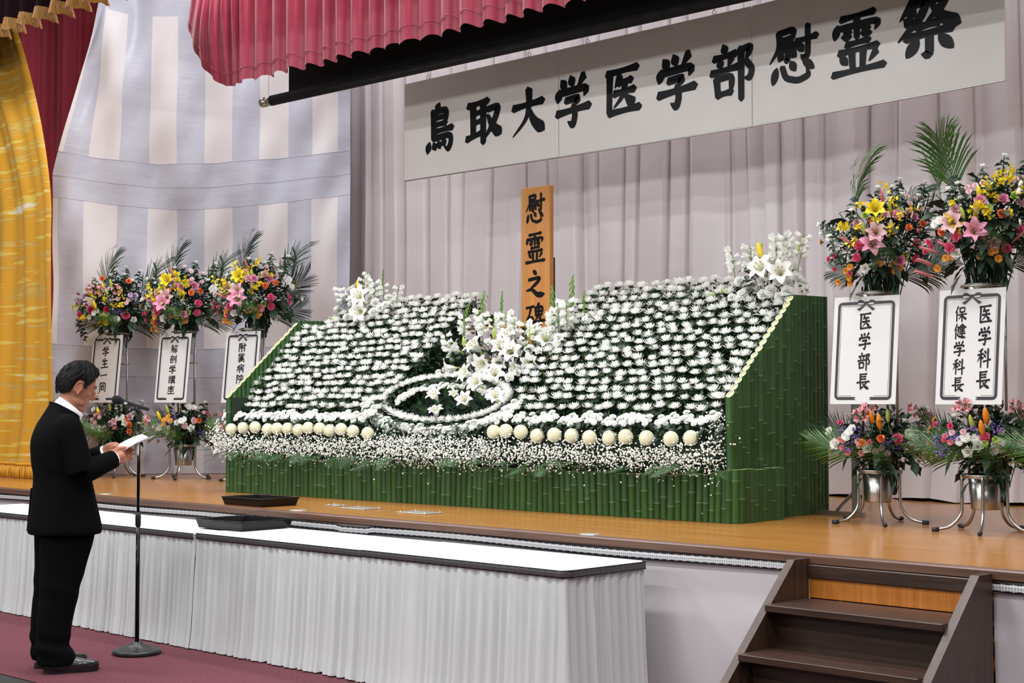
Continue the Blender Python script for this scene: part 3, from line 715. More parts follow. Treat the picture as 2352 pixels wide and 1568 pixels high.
MB().lathe([(0.010, 0), (0.013, 0.004), (0.013, 0.012), (0.010, 0.014)], 14, (0, 0, 1.355)).obj('collar', M_steel, t, True)
MB().lathe([(0.0105, 0), (0.0135, 0.005), (0.011, 0.05), (0.009, 0.055)], 14, (0, 0, 1.368)).obj('swivel', M_rubber, t, True)
MB().tube([(0, 0.0, 1.42), (0.0, -0.012, 1.44), (0, -0.03, 1.452)], [0.013, 0.012, 0.018], 12).obj('clip', M_rubber, t, True)
mt = thing('microphone', 'black handheld microphone clipped on the stand pointing at the man', 'microphone', (-7.90, 4.985, 1.465))
dm = Vector((-0.012, -0.20, 0.055)).normalized(); c0 = Vector((0, -0.02, 0.0))
q = aim(c0, dm)
MB().lathe([(0.0, -0.085), (0.009, -0.085), (0.0115, -0.07), (0.013, 0.03), (0.0165, 0.085), (0.0175, 0.10), (0.0175, 0.106)], 16, caps=False).xf(q).obj('handle', M_rubber, mt, True)
MB().lathe([(0.0176, 0.10), (0.0245, 0.112), (0.0265, 0.124), (0.026, 0.14), (0.022, 0.152), (0.012, 0.160), (0.0, 0.161)], 18, caps=False).xf(q).obj('grille', mat('mic_foam', (0.008, 0.008, 0.009), 0.9, bump=1.0, bscale=300), mt, True)
b = MB().box((-0.006, -0.0172, 0.07), (0.006, -0.0145, 0.09)); b.xf(q @ Matrix.Rotation(1.2, 4, 'Z')); tag(b.obj('tape_label', M_paper, mt), 'small white tape label')
MB().box((-0.004, -0.0135, 0.0), (0.004, -0.0115, 0.025)).xf(q @ Matrix.Rotation(0.6, 4, 'Z')).obj('switch', M_steel_d, mt)
# ================================================================= FLOWER TEMPLATES (local +z = the way the flower faces / grows)
def petal(b, az, L, W, e0, e1, n=3, z0=0.0, r0=0.0, mi=0, cup=0.0, tip=0.35, twist=0.0, wb=0.45):
    """petal leaving at azimuth az; elevation angle bends from e0 to e1 along its length"""
    ca, sa = math.cos(az), math.sin(az); r, z = r0, z0; vs = []
    for i in range(n + 1):
        t = i / n; e = e0 + (e1 - e0) * t
        wd = W * (wb + (1 - wb) * math.sin(PI * min(1, t * 0.95 + 0.08)) if t < 0.999 else tip) * 0.5
        if t >= 0.999: wd = W * tip * 0.5
        tw = twist * t
        for sgn in (-1, 1):
            q = sgn * wd; up = cup * abs(q)
            vs.append((r * ca - q * sa - up * ca * math.sin(e), r * sa + q * ca - up * sa * math.sin(e), z + up * math.cos(e) + q * tw))
        r += L / n * math.cos(e); z += L / n * math.sin(e)
    b.add(vs, [(2 * i, 2 * i + 1, 2 * i + 3, 2 * i + 2) for i in range(n)], mi)
def petal3(b, az, L, W, e0, e1, n=5, z0=0.0, r0=0.0, mi=0, cup=0.3, ruffle=0.0, pw=1.0):
    """wide petal with a mid rib"""
    ca, sa = math.cos(az), math.sin(az); r, z = r0, z0; vs = []
    for i in range(n + 1):
        t = i / n; e = e0 + (e1 - e0) * t ** pw
        wd = W * 0.5 * max(0.04, (math.sin(PI * (0.08 + 0.92 * t) ** (0.8 if pw == 1 else 1.05))) ** 0.75)
        for s_ in (-1, 0, 1):
            q = s_ * wd; up = cup * abs(q) + (ruffle * math.sin(i * 2.4 + s_ * 1.7 + az * 3) if s_ else 0)
            vs.append((r * ca - q * sa - up * ca * math.sin(e), r * sa + q * ca - up * sa * math.sin(e), z + up * math.cos(e)))
        r += L / n * math.cos(e); z += L / n * math.sin(e)
    fs = []
    for i in range(n): fs += [(3 * i, 3 * i + 1, 3 * i + 4, 3 * i + 3), (3 * i + 1, 3 * i + 2, 3 * i + 5, 3 * i + 4)]
    b.add(vs, fs, mi)
def leafshape(b, base, d, L, W, up=(0, 0, 1), mi=0, droop=0.25, lobes=True):
    """lobed leaf with a folded mid rib"""
    d = Vector(d).normalized(); u = Vector(up); s = d.cross(u); s = s.normalized() if s.length > 1e-5 else Vector((1, 0, 0)); n = s.cross(d)
    base = Vector(base); ws = ((0.12, 0.0), (0.75, 0.28), (0.55, 0.42), (1.0, 0.62), (0.5, 0.78), (0.0, 1.0)) if lobes else ((0.1, 0.0), (0.7, 0.25), (1.0, 0.5), (0.75, 0.75), (0.0, 1.0))
    vs = []
    for w_, t in ws:
        c = base + d * (L * t) - Vector((0, 0, 1)) * (droop * L * t * t)
        vs += [c + s * (W * 0.5 * w_) + n * (0.12 * W * w_), c, c - s * (W * 0.5 * w_) + n * (0.12 * W * w_)]
    fs = []
    for i in range(len(ws) - 1): fs += [(3 * i, 3 * i + 1, 3 * i + 4, 3 * i + 3), (3 * i + 1, 3 * i + 2, 3 * i + 5, 3 * i + 4)]
    b.add(vs, fs, mi)
rt = random.Random(21)
def t_mum(seed, wide=1.0, half=False):
    r = random.Random(seed); b = MB()
    for n, L, e0, e1, r0, z0 in ((14, 0.050, 0.10, 1.25, 0.004, 0.0), (13, 0.046, 0.45, 1.45, 0.003, 0.003), (10, 0.040, 0.85, 1.6, 0.002, 0.005), (6, 0.032, 1.2, 1.75, 0.001, 0.006)):
        for k in range(n):
            az = 2 * PI * k / n + r.uniform(-0.2, 0.2)
            petal(b, az, L * r.uniform(0.85, 1.15) * wide, 0.0098, e0 + r.uniform(-0.15, 0.15), e1 + r.uniform(-0.3, 0.25), 3, z0, r0, 0, 0.5, 0.3)
    b.lathe([(0.001, -0.012), (0.006, -0.006), (0.012, 0.004)], 6, mi=1, caps=False)
    return b
def t_mumleaf(seed, L=0.16):
    r = random.Random(seed); b = MB(); b.tube([(0, 0, -L), (0.004, 0, -L / 2), (0, 0, -0.004)], 0.0028, 5, 1)
    for k in range(9):
        a = k * 2.4 + r.uniform(-0.3, 0.3); z = -0.018 - 0.014 * k
        leafshape(b, (0, 0, z), (math.cos(a), math.sin(a), 0.45), r.uniform(0.06, 0.085), 0.044, (r.uniform(-1, 1), r.uniform(-1.6, -.2), 0.7), droop=0.5)
    return b
def t_pompon(seed):
    r = random.Random(seed); b = MB(); R = 0.045
    prof = [(R * 0.74 * math.sin(PI * i / 8), -R * 0.74 * math.cos(PI * i / 8)) for i in range(9)]; b.lathe(prof, 12, caps=False)
    N = 135
    for k in range(N):
        z = 1 - 2 * (k + 0.5) / N; a = k * 2.39996; q = math.sqrt(1 - z * z); d = Vector((q * math.cos(a), q * math.sin(a), z))
        pb = MB(); petal(pb, 0, 0.021, 0.015, 0.35, 1.05, 2, 0, 0, 0, 0.5, 0.6, wb=0.75)
        tz = Vector((0, 0, 1)) if abs(z) < 0.95 else Vector((1, 0, 0))
        x = (tz - d * tz.dot(d)).normalized(); y = d.cross(x)
        Mx = Matrix((x, y, d)).transposed().to_4x4(); Mx.translation = d * R * 0.72
        b.merge(pb, Mx)
    return b
def t_daisy(seed, n=12, R=0.021):
    r = random.Random(seed); b = MB()
    for ring, (L, e0, e1) in enumerate(((R, 0.25, 0.05), (R * 0.85, 0.6, 0.35), (R * 0.6, 0.95, 0.8))):
        for k in range(n - 2 * ring):
            petal(b, 2 * PI * k / (n - 2 * ring) + ring * 0.3 + r.uniform(-.1, .1), L * r.uniform(0.9, 1.1), R * 0.52, e0, e1, 2, 0.001 * ring, 0.002, 0, 0.3, 0.75, wb=0.5)
    b.lathe([(0.001, -0.012), (0.006, -0.006), (0.010, 0.001)], 6, mi=1, caps=False)
    return b
def t_lily(L=0.085, open_=1.0, seed=1):
    r = random.Random(seed); b = MB()
    for k in range(6):
        W = 0.056 if k % 2 else 0.042
        petal3(b, 2 * PI * k / 6 + r.uniform(-.08, .08), L * 1.25, W, 1.30, 0.10 - 0.95 * open_ + r.uniform(-.2, .2), 7, 0.0, 0.006, 0, 0.30, 0.004, 2.0)
    b.tube([(0, 0, -0.03), (0, 0, 0.01)], [0.004, 0.009], 6, 1)
    return b
def t_stamens(L=0.07):
    b = MB()
    for k in range(6):
        a = 2 * PI * k / 6 + 0.3; p = Vector((math.cos(a) * 0.022, math.sin(a) * 0.022, L))
        b.tube([(0, 0, 0.01), p * 0.6, p], 0.001, 4, 1); b.tube([p - Vector((0.005, 0, 0)), p + Vector((0.005, 0.002, 0.002))], 0.0025, 4, 0)
    b.tube([(0, 0, 0.01), (0.004, 0, L * 1.1)], 0.0016, 4, 1); return b
def t_bud(L=0.085, R=0.014):
    b = MB(); prof = [(0.003, 0.0), (R * 0.7, L * 0.16), (R, L * 0.42), (R * 0.92, L * 0.65), (R * 0.5, L * 0.9), (R * 0.12, L)]
    n = 12; vs = []
    for r_, z in prof:
        for k in range(n): a = 2 * PI * k / n; q = r_ * (1 - 0.10 * abs(math.cos(1.5 * a))); vs.append((q * math.cos(a), q * math.sin(a), z))
    fs = [(i * n + k, i * n + (k + 1) % n, (i + 1) * n + (k + 1) % n, (i + 1) * n + k) for i in range(len(prof) - 1) for k in range(n)]
    fs += [tuple(range(n - 1, -1, -1)), tuple(range((len(prof) - 1) * n, len(prof) * n))]
    b.add(vs, fs); b.tube([(0, 0.01, -0.05), (0, 0, 0.004)], 0.003, 5, 1); return b
def t_carn(R=0.030, seed=1, n=46):
    r = random.Random(seed); b = MB()
    for k in range(n):
        t = k / n; e = 0.05 + 1.35 * t; az = k * 2.39996
        petal(b, az, R * (1.0 - 0.25 * t) * r.uniform(0.9, 1.1), R * 0.75, e + 0.25, e - 0.25 + r.uniform(-.3, .3), 2, 0.002 + R * 0.25 * t, 0.002, 0, r.uniform(-.4, .8), 0.95, r.uniform(-.6, .6), wb=0.4)
    b.lathe([(0.002, -R * 0.9), (0.007, -R * 0.5), (0.010, 0.0)], 7, mi=1, caps=False); return b
def t_rose(R=0.028, seed=1):
    r = random.Random(seed); b = MB()
    for ring, (n, L, e0, e1, W) in enumerate(((5, R * 1.3, 0.7, 0.9, 1.3), (5, R * 1.25, 0.95, 1.25, 1.2), (4, R * 1.1, 1.15, 1.55, 1.0), (3, R * 0.95, 1.35, 1.9, 0.8))):
        for k in range(n): petal3(b, 2 * PI * k / n + ring * 0.7, L, R * W, e0, e1 - (0.9 if ring == 0 else 0.5 if ring == 1 else 0), 4, 0, 0.003, 0, 0.5, 0.0015)
    b.lathe([(0.002, -0.02), (0.006, -0.008), (0.010, 0.002)], 7, mi=1, caps=False); return b
def t_onc(seed=1):
    """cluster of small yellow orchids on a wiry arching spray"""
    r = random.Random(seed); b = MB(); path = spline([(0, 0, -0.05), (0.005, 0, 0.0), (0.02, 0.01, 0.035), (0.045, 0.012, 0.055)], 4)
    b.tube(path, 0.0012, 4, 1)
    for k in range(11):
        c = path[min(len(path) - 1, 3 + k)] + Vector((r.uniform(-.022, .022), r.uniform(-.022, .022), r.uniform(-.016, .016)))
        fb = MB()
        for j in range(4): petal(fb, j * PI / 2 + r.uniform(-.3, .3), 0.011, 0.011, 0.4, -0.2, 2, 0, 0, 0, 0.2, 0.8)
        b.merge(fb, aim(c, (r.uniform(-1, 1), r.uniform(-1, 1), r.uniform(0.2, 1))))
    return b
def t_alst(seed=1):
    r = random.Random(seed); b = MB()
    for k in range(5):
        d = Vector((math.cos(k * 1.3), math.sin(k * 1.3), 0.9 if k else 3)).normalized(); fb = MB()
        for j in range(6): petal3(fb, j * PI / 3, 0.032, 0.017, 1.2, 0.35, 4, 0, 0.002, j % 2, 0.3)
        b.merge(fb, aim(d * 0.03, d))
        b.tube([(0, 0, -0.02), d * 0.03], 0.0015, 4, 2)
    return b
def t_statice(seed=1, n=26, R=0.034):
    r = random.Random(seed); b = MB()
    for k in range(n):
        d = Vector((r.gauss(0, 1), r.gauss(0, 1), r.gauss(0.4, 0.8))); d = d.normalized() * R * r.uniform(0.45, 1)
        q = 0.0048 * r.uniform(0.8, 1.4)
        b.add([d + Vector(p) * q for p in ((1, 0, 0), (-1, 0, 0), (0, 1, 0), (0, -1, 0), (0, 0, 1), (0, 0, -1))], [(0, 2, 4), (2, 1, 4), (1, 3, 4), (3, 0, 4), (2, 0, 5), (1, 2, 5), (3, 1, 5), (0, 3, 5)])
        b.tube([(0, 0, -0.04), d], 0.0007, 3, 1, False)
    return b
def t_spike(seed=1, L=0.10):
    """bristly celosia spike"""
    r = random.Random(seed); b = MB(); b.tube([(0, 0, -0.04), (0, 0, 0.0), (0.004, 0, L * 0.5), (0.006, 0, L)], [0.002, 0.008, 0.009, 0.003], 7)
    for k in range(60):
        a = k * 2.4; z = L * k / 60; pb = MB(); petal(b, a, 0.010, 0.006, 0.8, 1.2, 1, z, 0.006, 0)
    return b
def t_bell(seed=1):
    b = MB(); prof = [(0.003, 0.0), (0.010, 0.006), (0.0135, 0.016), (0.0135, 0.028), (0.017, 0.037), (0.021, 0.040)]
    n = 10; vs = []
    for i, (r_, z) in enumerate(prof):
        for k in range(n): a = 2 * PI * k / n; q = r_ * (1 + (0.10 if i > 3 else 0) * math.cos(5 * a)); vs.append((q * math.cos(a), q * math.sin(a), z + (0.003 * math.cos(5 * a) if i == 5 else 0)))
    b.add(vs, [(i * n + k, i * n + (k + 1) % n, (i + 1) * n + (k + 1) % n, (i + 1) * n + k) for i in range(len(prof) - 1) for k in range(n)])
    b.tube([(0, 0, -0.02), (0, 0, 0.002)], 0.002, 5, 1); return b
def t_glad(L=0.32, seed=1, nb=5):
    """gladiolus: stem with a tapering row of green buds above open white florets"""
    r = random.Random(seed); b = MB(); path = spline([(0, 0, 0), (0.004, 0, L * 0.4), (0.01, 0, L * 0.75), (0.028, 0.0, L)], 5); b.tube(path, [0.005 - 0.0035 * i / (len(path) - 1) for i in range(len(path))], 6, 1)
    for k in range(13):
        t = 0.28 + 0.72 * k / 13; p = path[int(t * (len(path) - 1))]; sd = 1 if k % 2 else -1
        bb = t_bud(0.05 * (1.25 - t * 0.7), 0.0075 * (1.3 - t * 0.8)); b.merge(bb, aim(p, (sd * 0.35, 0.15 * sd, 1)), 1)
    for k in range(nb):
        t = 0.02 + 0.26 * k / nb; p = path[int(t * (len(path) - 1))]; fb = MB()
        for j in range(6): petal3(fb, j * PI / 3 + k, 0.042, 0.03, 1.0, 0.2, 4, 0, 0.004, 0, 0.3, 0.003)
        b.merge(fb, aim(p, (math.cos(k * 2.2), math.sin(k * 2.2), 0.45)))
    return b
def t_bellspray(seed=1, L=0.16):
    r = random.Random(seed); b = MB(); b.tube([(0, 0, -0.05), (0.006, 0, L * 0.5), (0.0, 0, L)], 0.0022, 5, 1); bl = t_bell()
    for k in range(8):
        z = L * (0.15 + 0.85 * k / 8); a = k * 2.1
        d = Vector((math.cos(a), math.sin(a), 0.35)); b.merge(bl, aim(Vector((0, 0, z)) + d * 0.012, d, 0, r.uniform(0.8, 1.05)))
        if k % 2: leafshape(b, (0, 0, z), (-math.cos(a), -math.sin(a), 0.8), 0.04, 0.012, mi=1, lobes=False)
    return b
def t_palm(L=0.42, seed=1, droop=0.35, n=17, wl=0.24):
    r = random.Random(seed); b = MB()
    path = [Vector((droop * L * t * t, 0, L * t * (1 - 0.25 * droop * t))) for t in [i / 14 for i in range(15)]]
    b.tube(path, [0.0042 - 0.003 * i / 14 for i in range(15)], 5)
    for sd in (-1, 1):
        for k in range(n):
            t = 0.22 + 0.78 * k / n; p = path[min(14, int(t * 14))].lerp(path[min(14, int(t * 14) + 1)], t * 14 % 1)
            T = (path[min(14, int(t * 14) + 1)] - path[max(0, int(t * 14) - 1)]).normalized()
            ll = wl * (0.55 + 0.75 * math.sin(PI * (0.15 + 0.75 * t))) * r.uniform(0.85, 1.1)
            s_ = Vector((0, sd, 0)); d0 = (T * (0.85 + 0.6 * t) + s_ * (0.85 - 0.40 * t) + Vector((r.uniform(-.1, .12), 0, r.uniform(-.08, .08)))).normalized(); vs = []
            q = p.copy(); nrm = T.cross(s_).normalized()
            for i in range(5):
                u = i / 4; wd = 0.0066 * (0.5 + 0.9 * math.sin(PI * min(1, u * 0.9 + 0.12))) * (0.15 if i == 4 else 1)
                e = T * wd
                vs += [q - e, q + e]
                d = (d0 + Vector((droop * 1.1 * u * u, 0, -(0.25 + 1.6 * droop) * u * u))).normalized(); q = q + d * ll / 4
            b.add(vs, [(2 * i, 2 * i + 1, 2 * i + 3, 2 * i + 2) for i in range(4)])
    return b
def t_fern(L=0.22, seed=1):
    r = random.Random(seed); b = MB(); path = [Vector((0.25 * L * t * t, 0, L * t)) for t in [i / 10 for i in range(11)]]; b.tube(path, [0.002 - 0.0015 * i / 10 for i in range(11)], 4)
    for sd in (-1, 1):
        for k in range(10):
            t = 0.12 + 0.86 * k / 10; p = path[int(t * 10)].lerp(path[min(10, int(t * 10) + 1)], t * 10 % 1); ll = L * 0.42 * (1 - t) ** 0.8 + 0.01
            d = Vector((0.05, sd, 0.55)).normalized(); 
            for j in range(5):   # small toothed leaflets along each pinna
                c = p + d * ll * (j + 0.4) / 5; w_ = ll * 0.125 * (1 - j / 6)
                u_ = Vector((0, 0.0, 1)); n_ = Vector((0, sd * 0.4, 0))
                b.add([c - d * w_ * 0.6, c + u_ * w_ * 1.3 + n_ * w_, c + d * w_ * 0.9, c - u_ * w_ * 1.1 + n_ * w_], [(0, 1, 2, 3)])
    return b
def t_foliage(seed=1, n=150, R=(0.24, 0.20, 0.22), L=(0.06, 0.10), W=0.045):
    r = random.Random(seed); b = MB()
    for k in range(n):
        d = Vector((r.gauss(0, 1), r.gauss(0, 1), r.gauss(0.15, 0.9))).normalized(); q = r.uniform(0.35, 1.0)
        p = Vector((d.x * R[0] * q, d.y * R[1] * q, d.z * R[2] * q))
        leafshape(b, p, d + Vector((r.uniform(-.6, .6), r.uniform(-.6, .6), r.uniform(-.4, .7))), r.uniform(*L), W * r.uniform(.7, 1.2), (r.uniform(-.5, .5), r.uniform(-.5, .5), 1), droop=0.4)
    for k in range(34):
        a = r.uniform(0, 2 * PI); rr = math.sqrt(r.random()); p = Vector((R[0] * rr * math.cos(a), R[1] * rr * math.sin(a), r.uniform(-0.1, 0.8) * R[2]))
        b.tube([(0.035 * math.cos(a), 0.035 * math.sin(a), -R[2] * 1.35), p * 0.55 + Vector((0, 0, -0.2 * R[2])), p], 0.0022, 4, 0, False)
    return b
def t_mumstem(seed=1, L=0.20):
    """leafy chrysanthemum stem with a small half-open bloom"""
    r = random.Random(seed); b = MB(); b.tube([(0, 0, -L), (0.005, 0, -L / 2), (0, 0, 0)], 0.0028, 5, 1)
    for k in range(22):
        a = k * 2.4; z = -0.012 - (L - 0.02) * k / 22
        leafshape(b, (0, 0, z), (math.cos(a), math.sin(a), 0.5), r.uniform(0.04, 0.062), 0.030, (r.uniform(-1, 1), r.uniform(-1, 1), 0.6), mi=1, droop=0.6)
    for n, L2, e0, e1 in ((10, 0.024, 0.5, 1.5), (8, 0.022, 0.9, 1.8)):
        for k in range(n): petal(b, 2 * PI * k / n + r.random() * .2, L2, 0.010, e0, e1, 3, 0, 0.004, 0, 0.5, 0.4)
    return b
def var(fn, n, mats, smooth=True, **kw): return [fn(seed=i + 3, **kw).mesh(fn.__name__[2:], mats, smooth) for i in range(n)]
T = {
 'mum': [t_mum(i, 1 + 0.06 * (i - 1)).mesh('bloom', [M_petal, M_leaf], True) for i in range(4)],
 'mumleaf': [t_mumleaf(i).mesh('foliage', [M_leaf, M_stem], True) for i in range(3)],
 'pompon': [t_pompon(i).mesh('bloom', [M_cream, M_leaf], True) for i in range(2)],
 'daisy': var(t_daisy, 3, [M_petal, M_leaf2]),
 'lily': [t_lily(0.085, o, i).mesh('lily', [M_petal, M_bud], True) for i, o in enumerate((1.0, 0.75, 1.25))],
 'plily': [t_lily(0.095, o, i).mesh('lily', [M_lpink, M_bud], True) for i, o in enumerate((1.0, 0.8))],
 'pplily': [t_lily(0.085, 0.7, 4).mesh('lily', [M_ppink, M_bud], True)],
 'ylily': [t_lily(0.08, 0.55, 2).mesh('lily', [M_yel, M_bud], True)],
 'stam': [t_stamens().mesh('stamens', [M_anther, M_bud], True)],
 'bud': [t_bud().mesh('lily_bud', [M_bud, M_stem], True)], 'ybud': [t_bud(0.085, 0.016).mesh('lily_bud', [M_ybud, M_stem], True)], 'obud': [t_bud(0.088, 0.017).mesh('lily_bud', [M_obud, M_stem], True)],
 'pbud': [t_bud(0.085, 0.019).mesh('lily_bud', [mat('pink_green_bud', srgb(196, 176, 128), 0.5, var=0.2, scale=20), M_stem], True)],
 'carn': var(t_carn, 2, [M_pink, M_leaf2]), 'wcarn': var(t_carn, 2, [M_petal, M_leaf2]), 'ocarn': [t_carn(0.024, 5, 34).mesh('carnation', [M_orr, M_leaf2], True)], 'rcarn': [t_carn(0.026, 6, 34).mesh('carnation', [M_crim, M_leaf2], True)],
 'pcarn': [t_carn(0.026, 8, 36).mesh('carnation', [M_ppink, M_leaf2], True)], 'hcarn': [t_carn(0.017, 8, 22).mesh('carnation', [M_pink, M_leaf2], True)],
 'rose': [t_rose(0.030, 1).mesh('lisianthus', [M_ppink, M_leaf2], True)], 'lrose': [t_rose(0.030, 2).mesh('lisianthus', [M_lpink, M_leaf2], True)], 'grose': [t_rose(0.022, 3).mesh('lisianthus', [M_lime, M_leaf2], True)], 'wrose': [t_rose(0.026, 4).mesh('lisianthus', [M_petal, M_leaf2], True)],
 'onc': var(t_onc, 3, [M_yel, M_stem]), 'alst': [t_alst().mesh('alstroemeria', [M_ppink, M_dpink, M_stem], True)],
 'pstat': var(t_statice, 2, [M_pur, M_leaf]), 'wstat': var(t_statice, 2, [M_petal, M_leaf]),
 'spk': var(t_spike, 2, [M_dpink, M_leaf]),
 'omum': [t_daisy(2, 14, 0.020).mesh('small_chrysanthemum', [M_org, M_leaf2], True)], 'ymum': [t_daisy(3, 14, 0.022).mesh('small_chrysanthemum', [M_yel, M_leaf2], True)],
 'pk': [t_daisy(4, 13, 0.016).mesh('small_chrysanthemum', [M_ppink, M_leaf2], True)], 'dpk': [t_daisy(5, 13, 0.016).mesh('small_chrysanthemum', [M_dpink, M_leaf2], True)], 'lil': [t_daisy(6, 13, 0.020).mesh('small_chrysanthemum', [M_lil, M_leaf2], True)], 'gmum': [t_daisy(7, 13, 0.018).mesh('small_chrysanthemum', [M_lime, M_leaf2], True)],
 'wdaisy': [t_daisy(8, 13, 0.024).mesh('small_chrysanthemum', [M_petal, M_leaf2], True)],
 'mst': var(t_mumstem, 3, [M_petal, M_leaf]),
 'bell': var(t_bellspray, 2, [M_petal, M_stem]), 'glad': var(t_glad, 2, [M_petal, M_stem]),
 'palm': [t_palm(0.42, i, d).mesh('palm_frond', [M_palm], True) for i, d in enumerate((0.25, 0.5, 0.9))],
 'palmd': [t_palm(0.44, i + 5, d).mesh('palm_frond', [M_palmd], True) for i, d in enumerate((0.2, 0.4))],
 'fern': var(t_fern, 3, [M_fern]),
 'fol': [t_foliage(i).mesh('foliage', [M_leaf], True) for i in range(2)],
}
NM = {'mum': 'chrysanthemum', 'daisy': 'small_chrysanthemum', 'wdaisy': 'small_chrysanthemum', 'lily': 'lily', 'plily': 'lily', 'pplily': 'lily', 'ylily': 'lily', 'bud': 'lily_bud', 'ybud': 'lily_bud', 'obud': 'lily_bud', 'pbud': 'lily_bud', 'carn': 'carnation', 'wcarn': 'carnation', 'ocarn': 'carnation', 'rcarn': 'carnation', 'pcarn': 'carnation', 'hcarn': 'carnation', 'rose': 'lisianthus', 'lrose': 'lisianthus', 'grose': 'lisianthus', 'wrose': 'lisianthus', 'onc': 'orchid_spray', 'alst': 'alstroemeria', 'pstat': 'statice', 'wstat': 'statice', 'spk': 'celosia_spike', 'omum': 'small_chrysanthemum', 'ymum': 'small_chrysanthemum', 'pk': 'small_chrysanthemum', 'dpk': 'small_chrysanthemum', 'lil': 'small_chrysanthemum', 'gmum': 'small_chrysanthemum', 'mst': 'chrysanthemum_stem', 'bell': 'bellflower', 'glad': 'gladiolus', 'palm': 'palm_frond', 'palmd': 'palm_frond', 'fern': 'fern_frond', 'fol': 'foliage', 'pompon': 'pompon'}
def put(parent, key, loc, d, sc=1.0, spin=None, i=None):
    ms = T[key]; me = ms[R0.randrange(len(ms)) if i is None else i]
    o = link(NM[key], me, parent, M=aim(Vector(loc), d, R0.uniform(0, 6.28) if spin is None else spin, sc))
    if key in ('lily', 'plily', 'pplily', 'ylily'):
        s = link('stamens', T['stam'][0], o)
    return o

# ================================================================= ALTAR  (u along the front, v back, h above the stage)
TA = 0.045; OA = Vector((-9.97, 7.09, SZ)); UA = Vector((math.cos(TA), math.sin(TA), 0)); VA = Vector((-math.sin(TA), math.cos(TA), 0)); ZA = Vector((0, 0, 1))
def A(u, v, h): return OA + UA * u + VA * v + ZA * h
CAMD = Vector((0.694, -0.719, 0.0)); CAMR = Vector((0.719, 0.694, 0.0))
# dark stepped frame under the flowers
fr = thing('altar_frame', 'dark green cloth covered stepped frame under the altar flowers', 'altar frame', tuple(OA), TA)
def slope_block(u0, u1):
    b = MB(); n = 9
    for k in range(n):
        v = 0.13 + 0.86 * k / n; h = 0.50 + 0.90 * k / n
        b.box((u0, v, 0.02), (u1, 1.02, h - 0.03))
    b.obj('tier_block', M_oasis, fr)
slope_block(0.03, 1.62); slope_block(2.88, 4.63)
MB().box((1.62, 0.12, 0.02), (2.88, 1.02, 0.42)).obj('tier_block', M_oasis, fr)
MB().box((1.62, 0.48, 0.42), (2.88, 1.02, 0.90)).obj('tier_block', M_oasis, fr)
MB().box((0.05, 0.06, 0.02), (4.6, 0.14, 0.31)).obj('front_trough', M_oasis, fr)

# ---------------------------------------------------------------- bamboo panels
rb = random.Random(5)
_pole = {}
def pole_mesh(R, H, j):
    b = MB(); zs = [0.0]; z = 0.02 + rb.uniform(0.02, 0.25)
    joints = []
    while z < H - 0.03: joints.append(z); z += rb.uniform(0.20, 0.30) if R < 0.03 else rb.uniform(0.22, 0.34)
    prof = [(R, 0.0)]
    for q in joints: prof += [(R, q - 0.010), (R * 1.05, q - 0.003), (R * 0.97, q), (R * 1.04, q + 0.003), (R, q + 0.010)]
    prof.append((R, H)); b.lathe(prof, 10, caps=False)
    for q in joints: b.lathe([(R * 0.99, q - 0.0022), (R * 1.03, q - 0.0015), (R * 1.03, q + 0.0015), (R * 0.99, q + 0.0022)], 10, mi=1, caps=False)
    return b
def pole(parent, u, v, R, h0, h1, lean=0.0, slant=None):
    b = pole_mesh(R, h1 - h0, 0)
    n = 10; L = len(b.v)
    if slant:     # cut top following a slope: raise/lower ring verts
        top = [i for i in range(L) if abs(b.v[i][2] - (h1 - h0)) < 1e-6]
        for i in top: p = b.v[i]; b.v[i] = (p[0], p[1], p[2] + p[1] * slant)
        ring = [b.v[i] for i in top][:n]
        cin = [(p[0] * 0.80, p[1] * 0.80, p[2] - 0.001 + (p[1] * 0.80 - p[1]) * slant) for p in ring]
        b.add(ring + cin, [(k, (k + 1) % n, n + (k + 1) % n, n + k) for k in range(n)], 3)
        b.add([(p[0], p[1], p[2] - 0.003) for p in cin], [tuple(range(n))], 2)
    else:
        top = [b.v[i] for i in range(L) if abs(b.v[i][2] - (h1 - h0)) < 1e-6][:n]
        b.add(top, [tuple(range(n))], 2)
    o = link('bamboo_pole', b.mesh('bamboo_pole', [M_bam, M_node, M_cut, M_bwall], True), parent, (u, v, h0))
    o.rotation_euler = (0, lean, 0)
    return o
pf = thing('bamboo_front_panel', 'low panel of green bamboo poles along the altar front', 'bamboo panel', tuple(OA), TA)
n = 86; u = 0.0
us_ = []
while u < 4.66: R = rb.uniform(0.022, 0.0275); us_.append((u + R, R)); u += 2 * R * 0.985
for k, (u, R) in enumerate(us_):
    pole(pf, u, rb.uniform(-0.004, 0.004), R, 0.002, 0.272 + rb.uniform(-0.006, 0.006) + 0.03 * max(0, (u - 4.4) / 0.3), rb.uniform(-0.012, 0.012) + (0.03 * math.sin(u * 3) if u > 1 else 0))
# rounded right corner and short side return
pc = thing('bamboo_corner_panel', 'low rounded bamboo panel wrapping the right front corner of the altar', 'bamboo panel', tuple(OA), TA)
cpts = []
for k in range(3): a = -PI / 2 + (PI / 2) * (k + 0.5) / 3; cpts.append((4.66 + 0.075 * math.cos(a), 0.075 + 0.075 * math.sin(a)))
for k in range(9): cpts.append((4.738, 0.10 + 0.047 * k))
for (u, v) in cpts: pole(pc, u, v, rb.uniform(0.0235, 0.0265), 0.002, 0.312 + rb.uniform(-.004, .004))
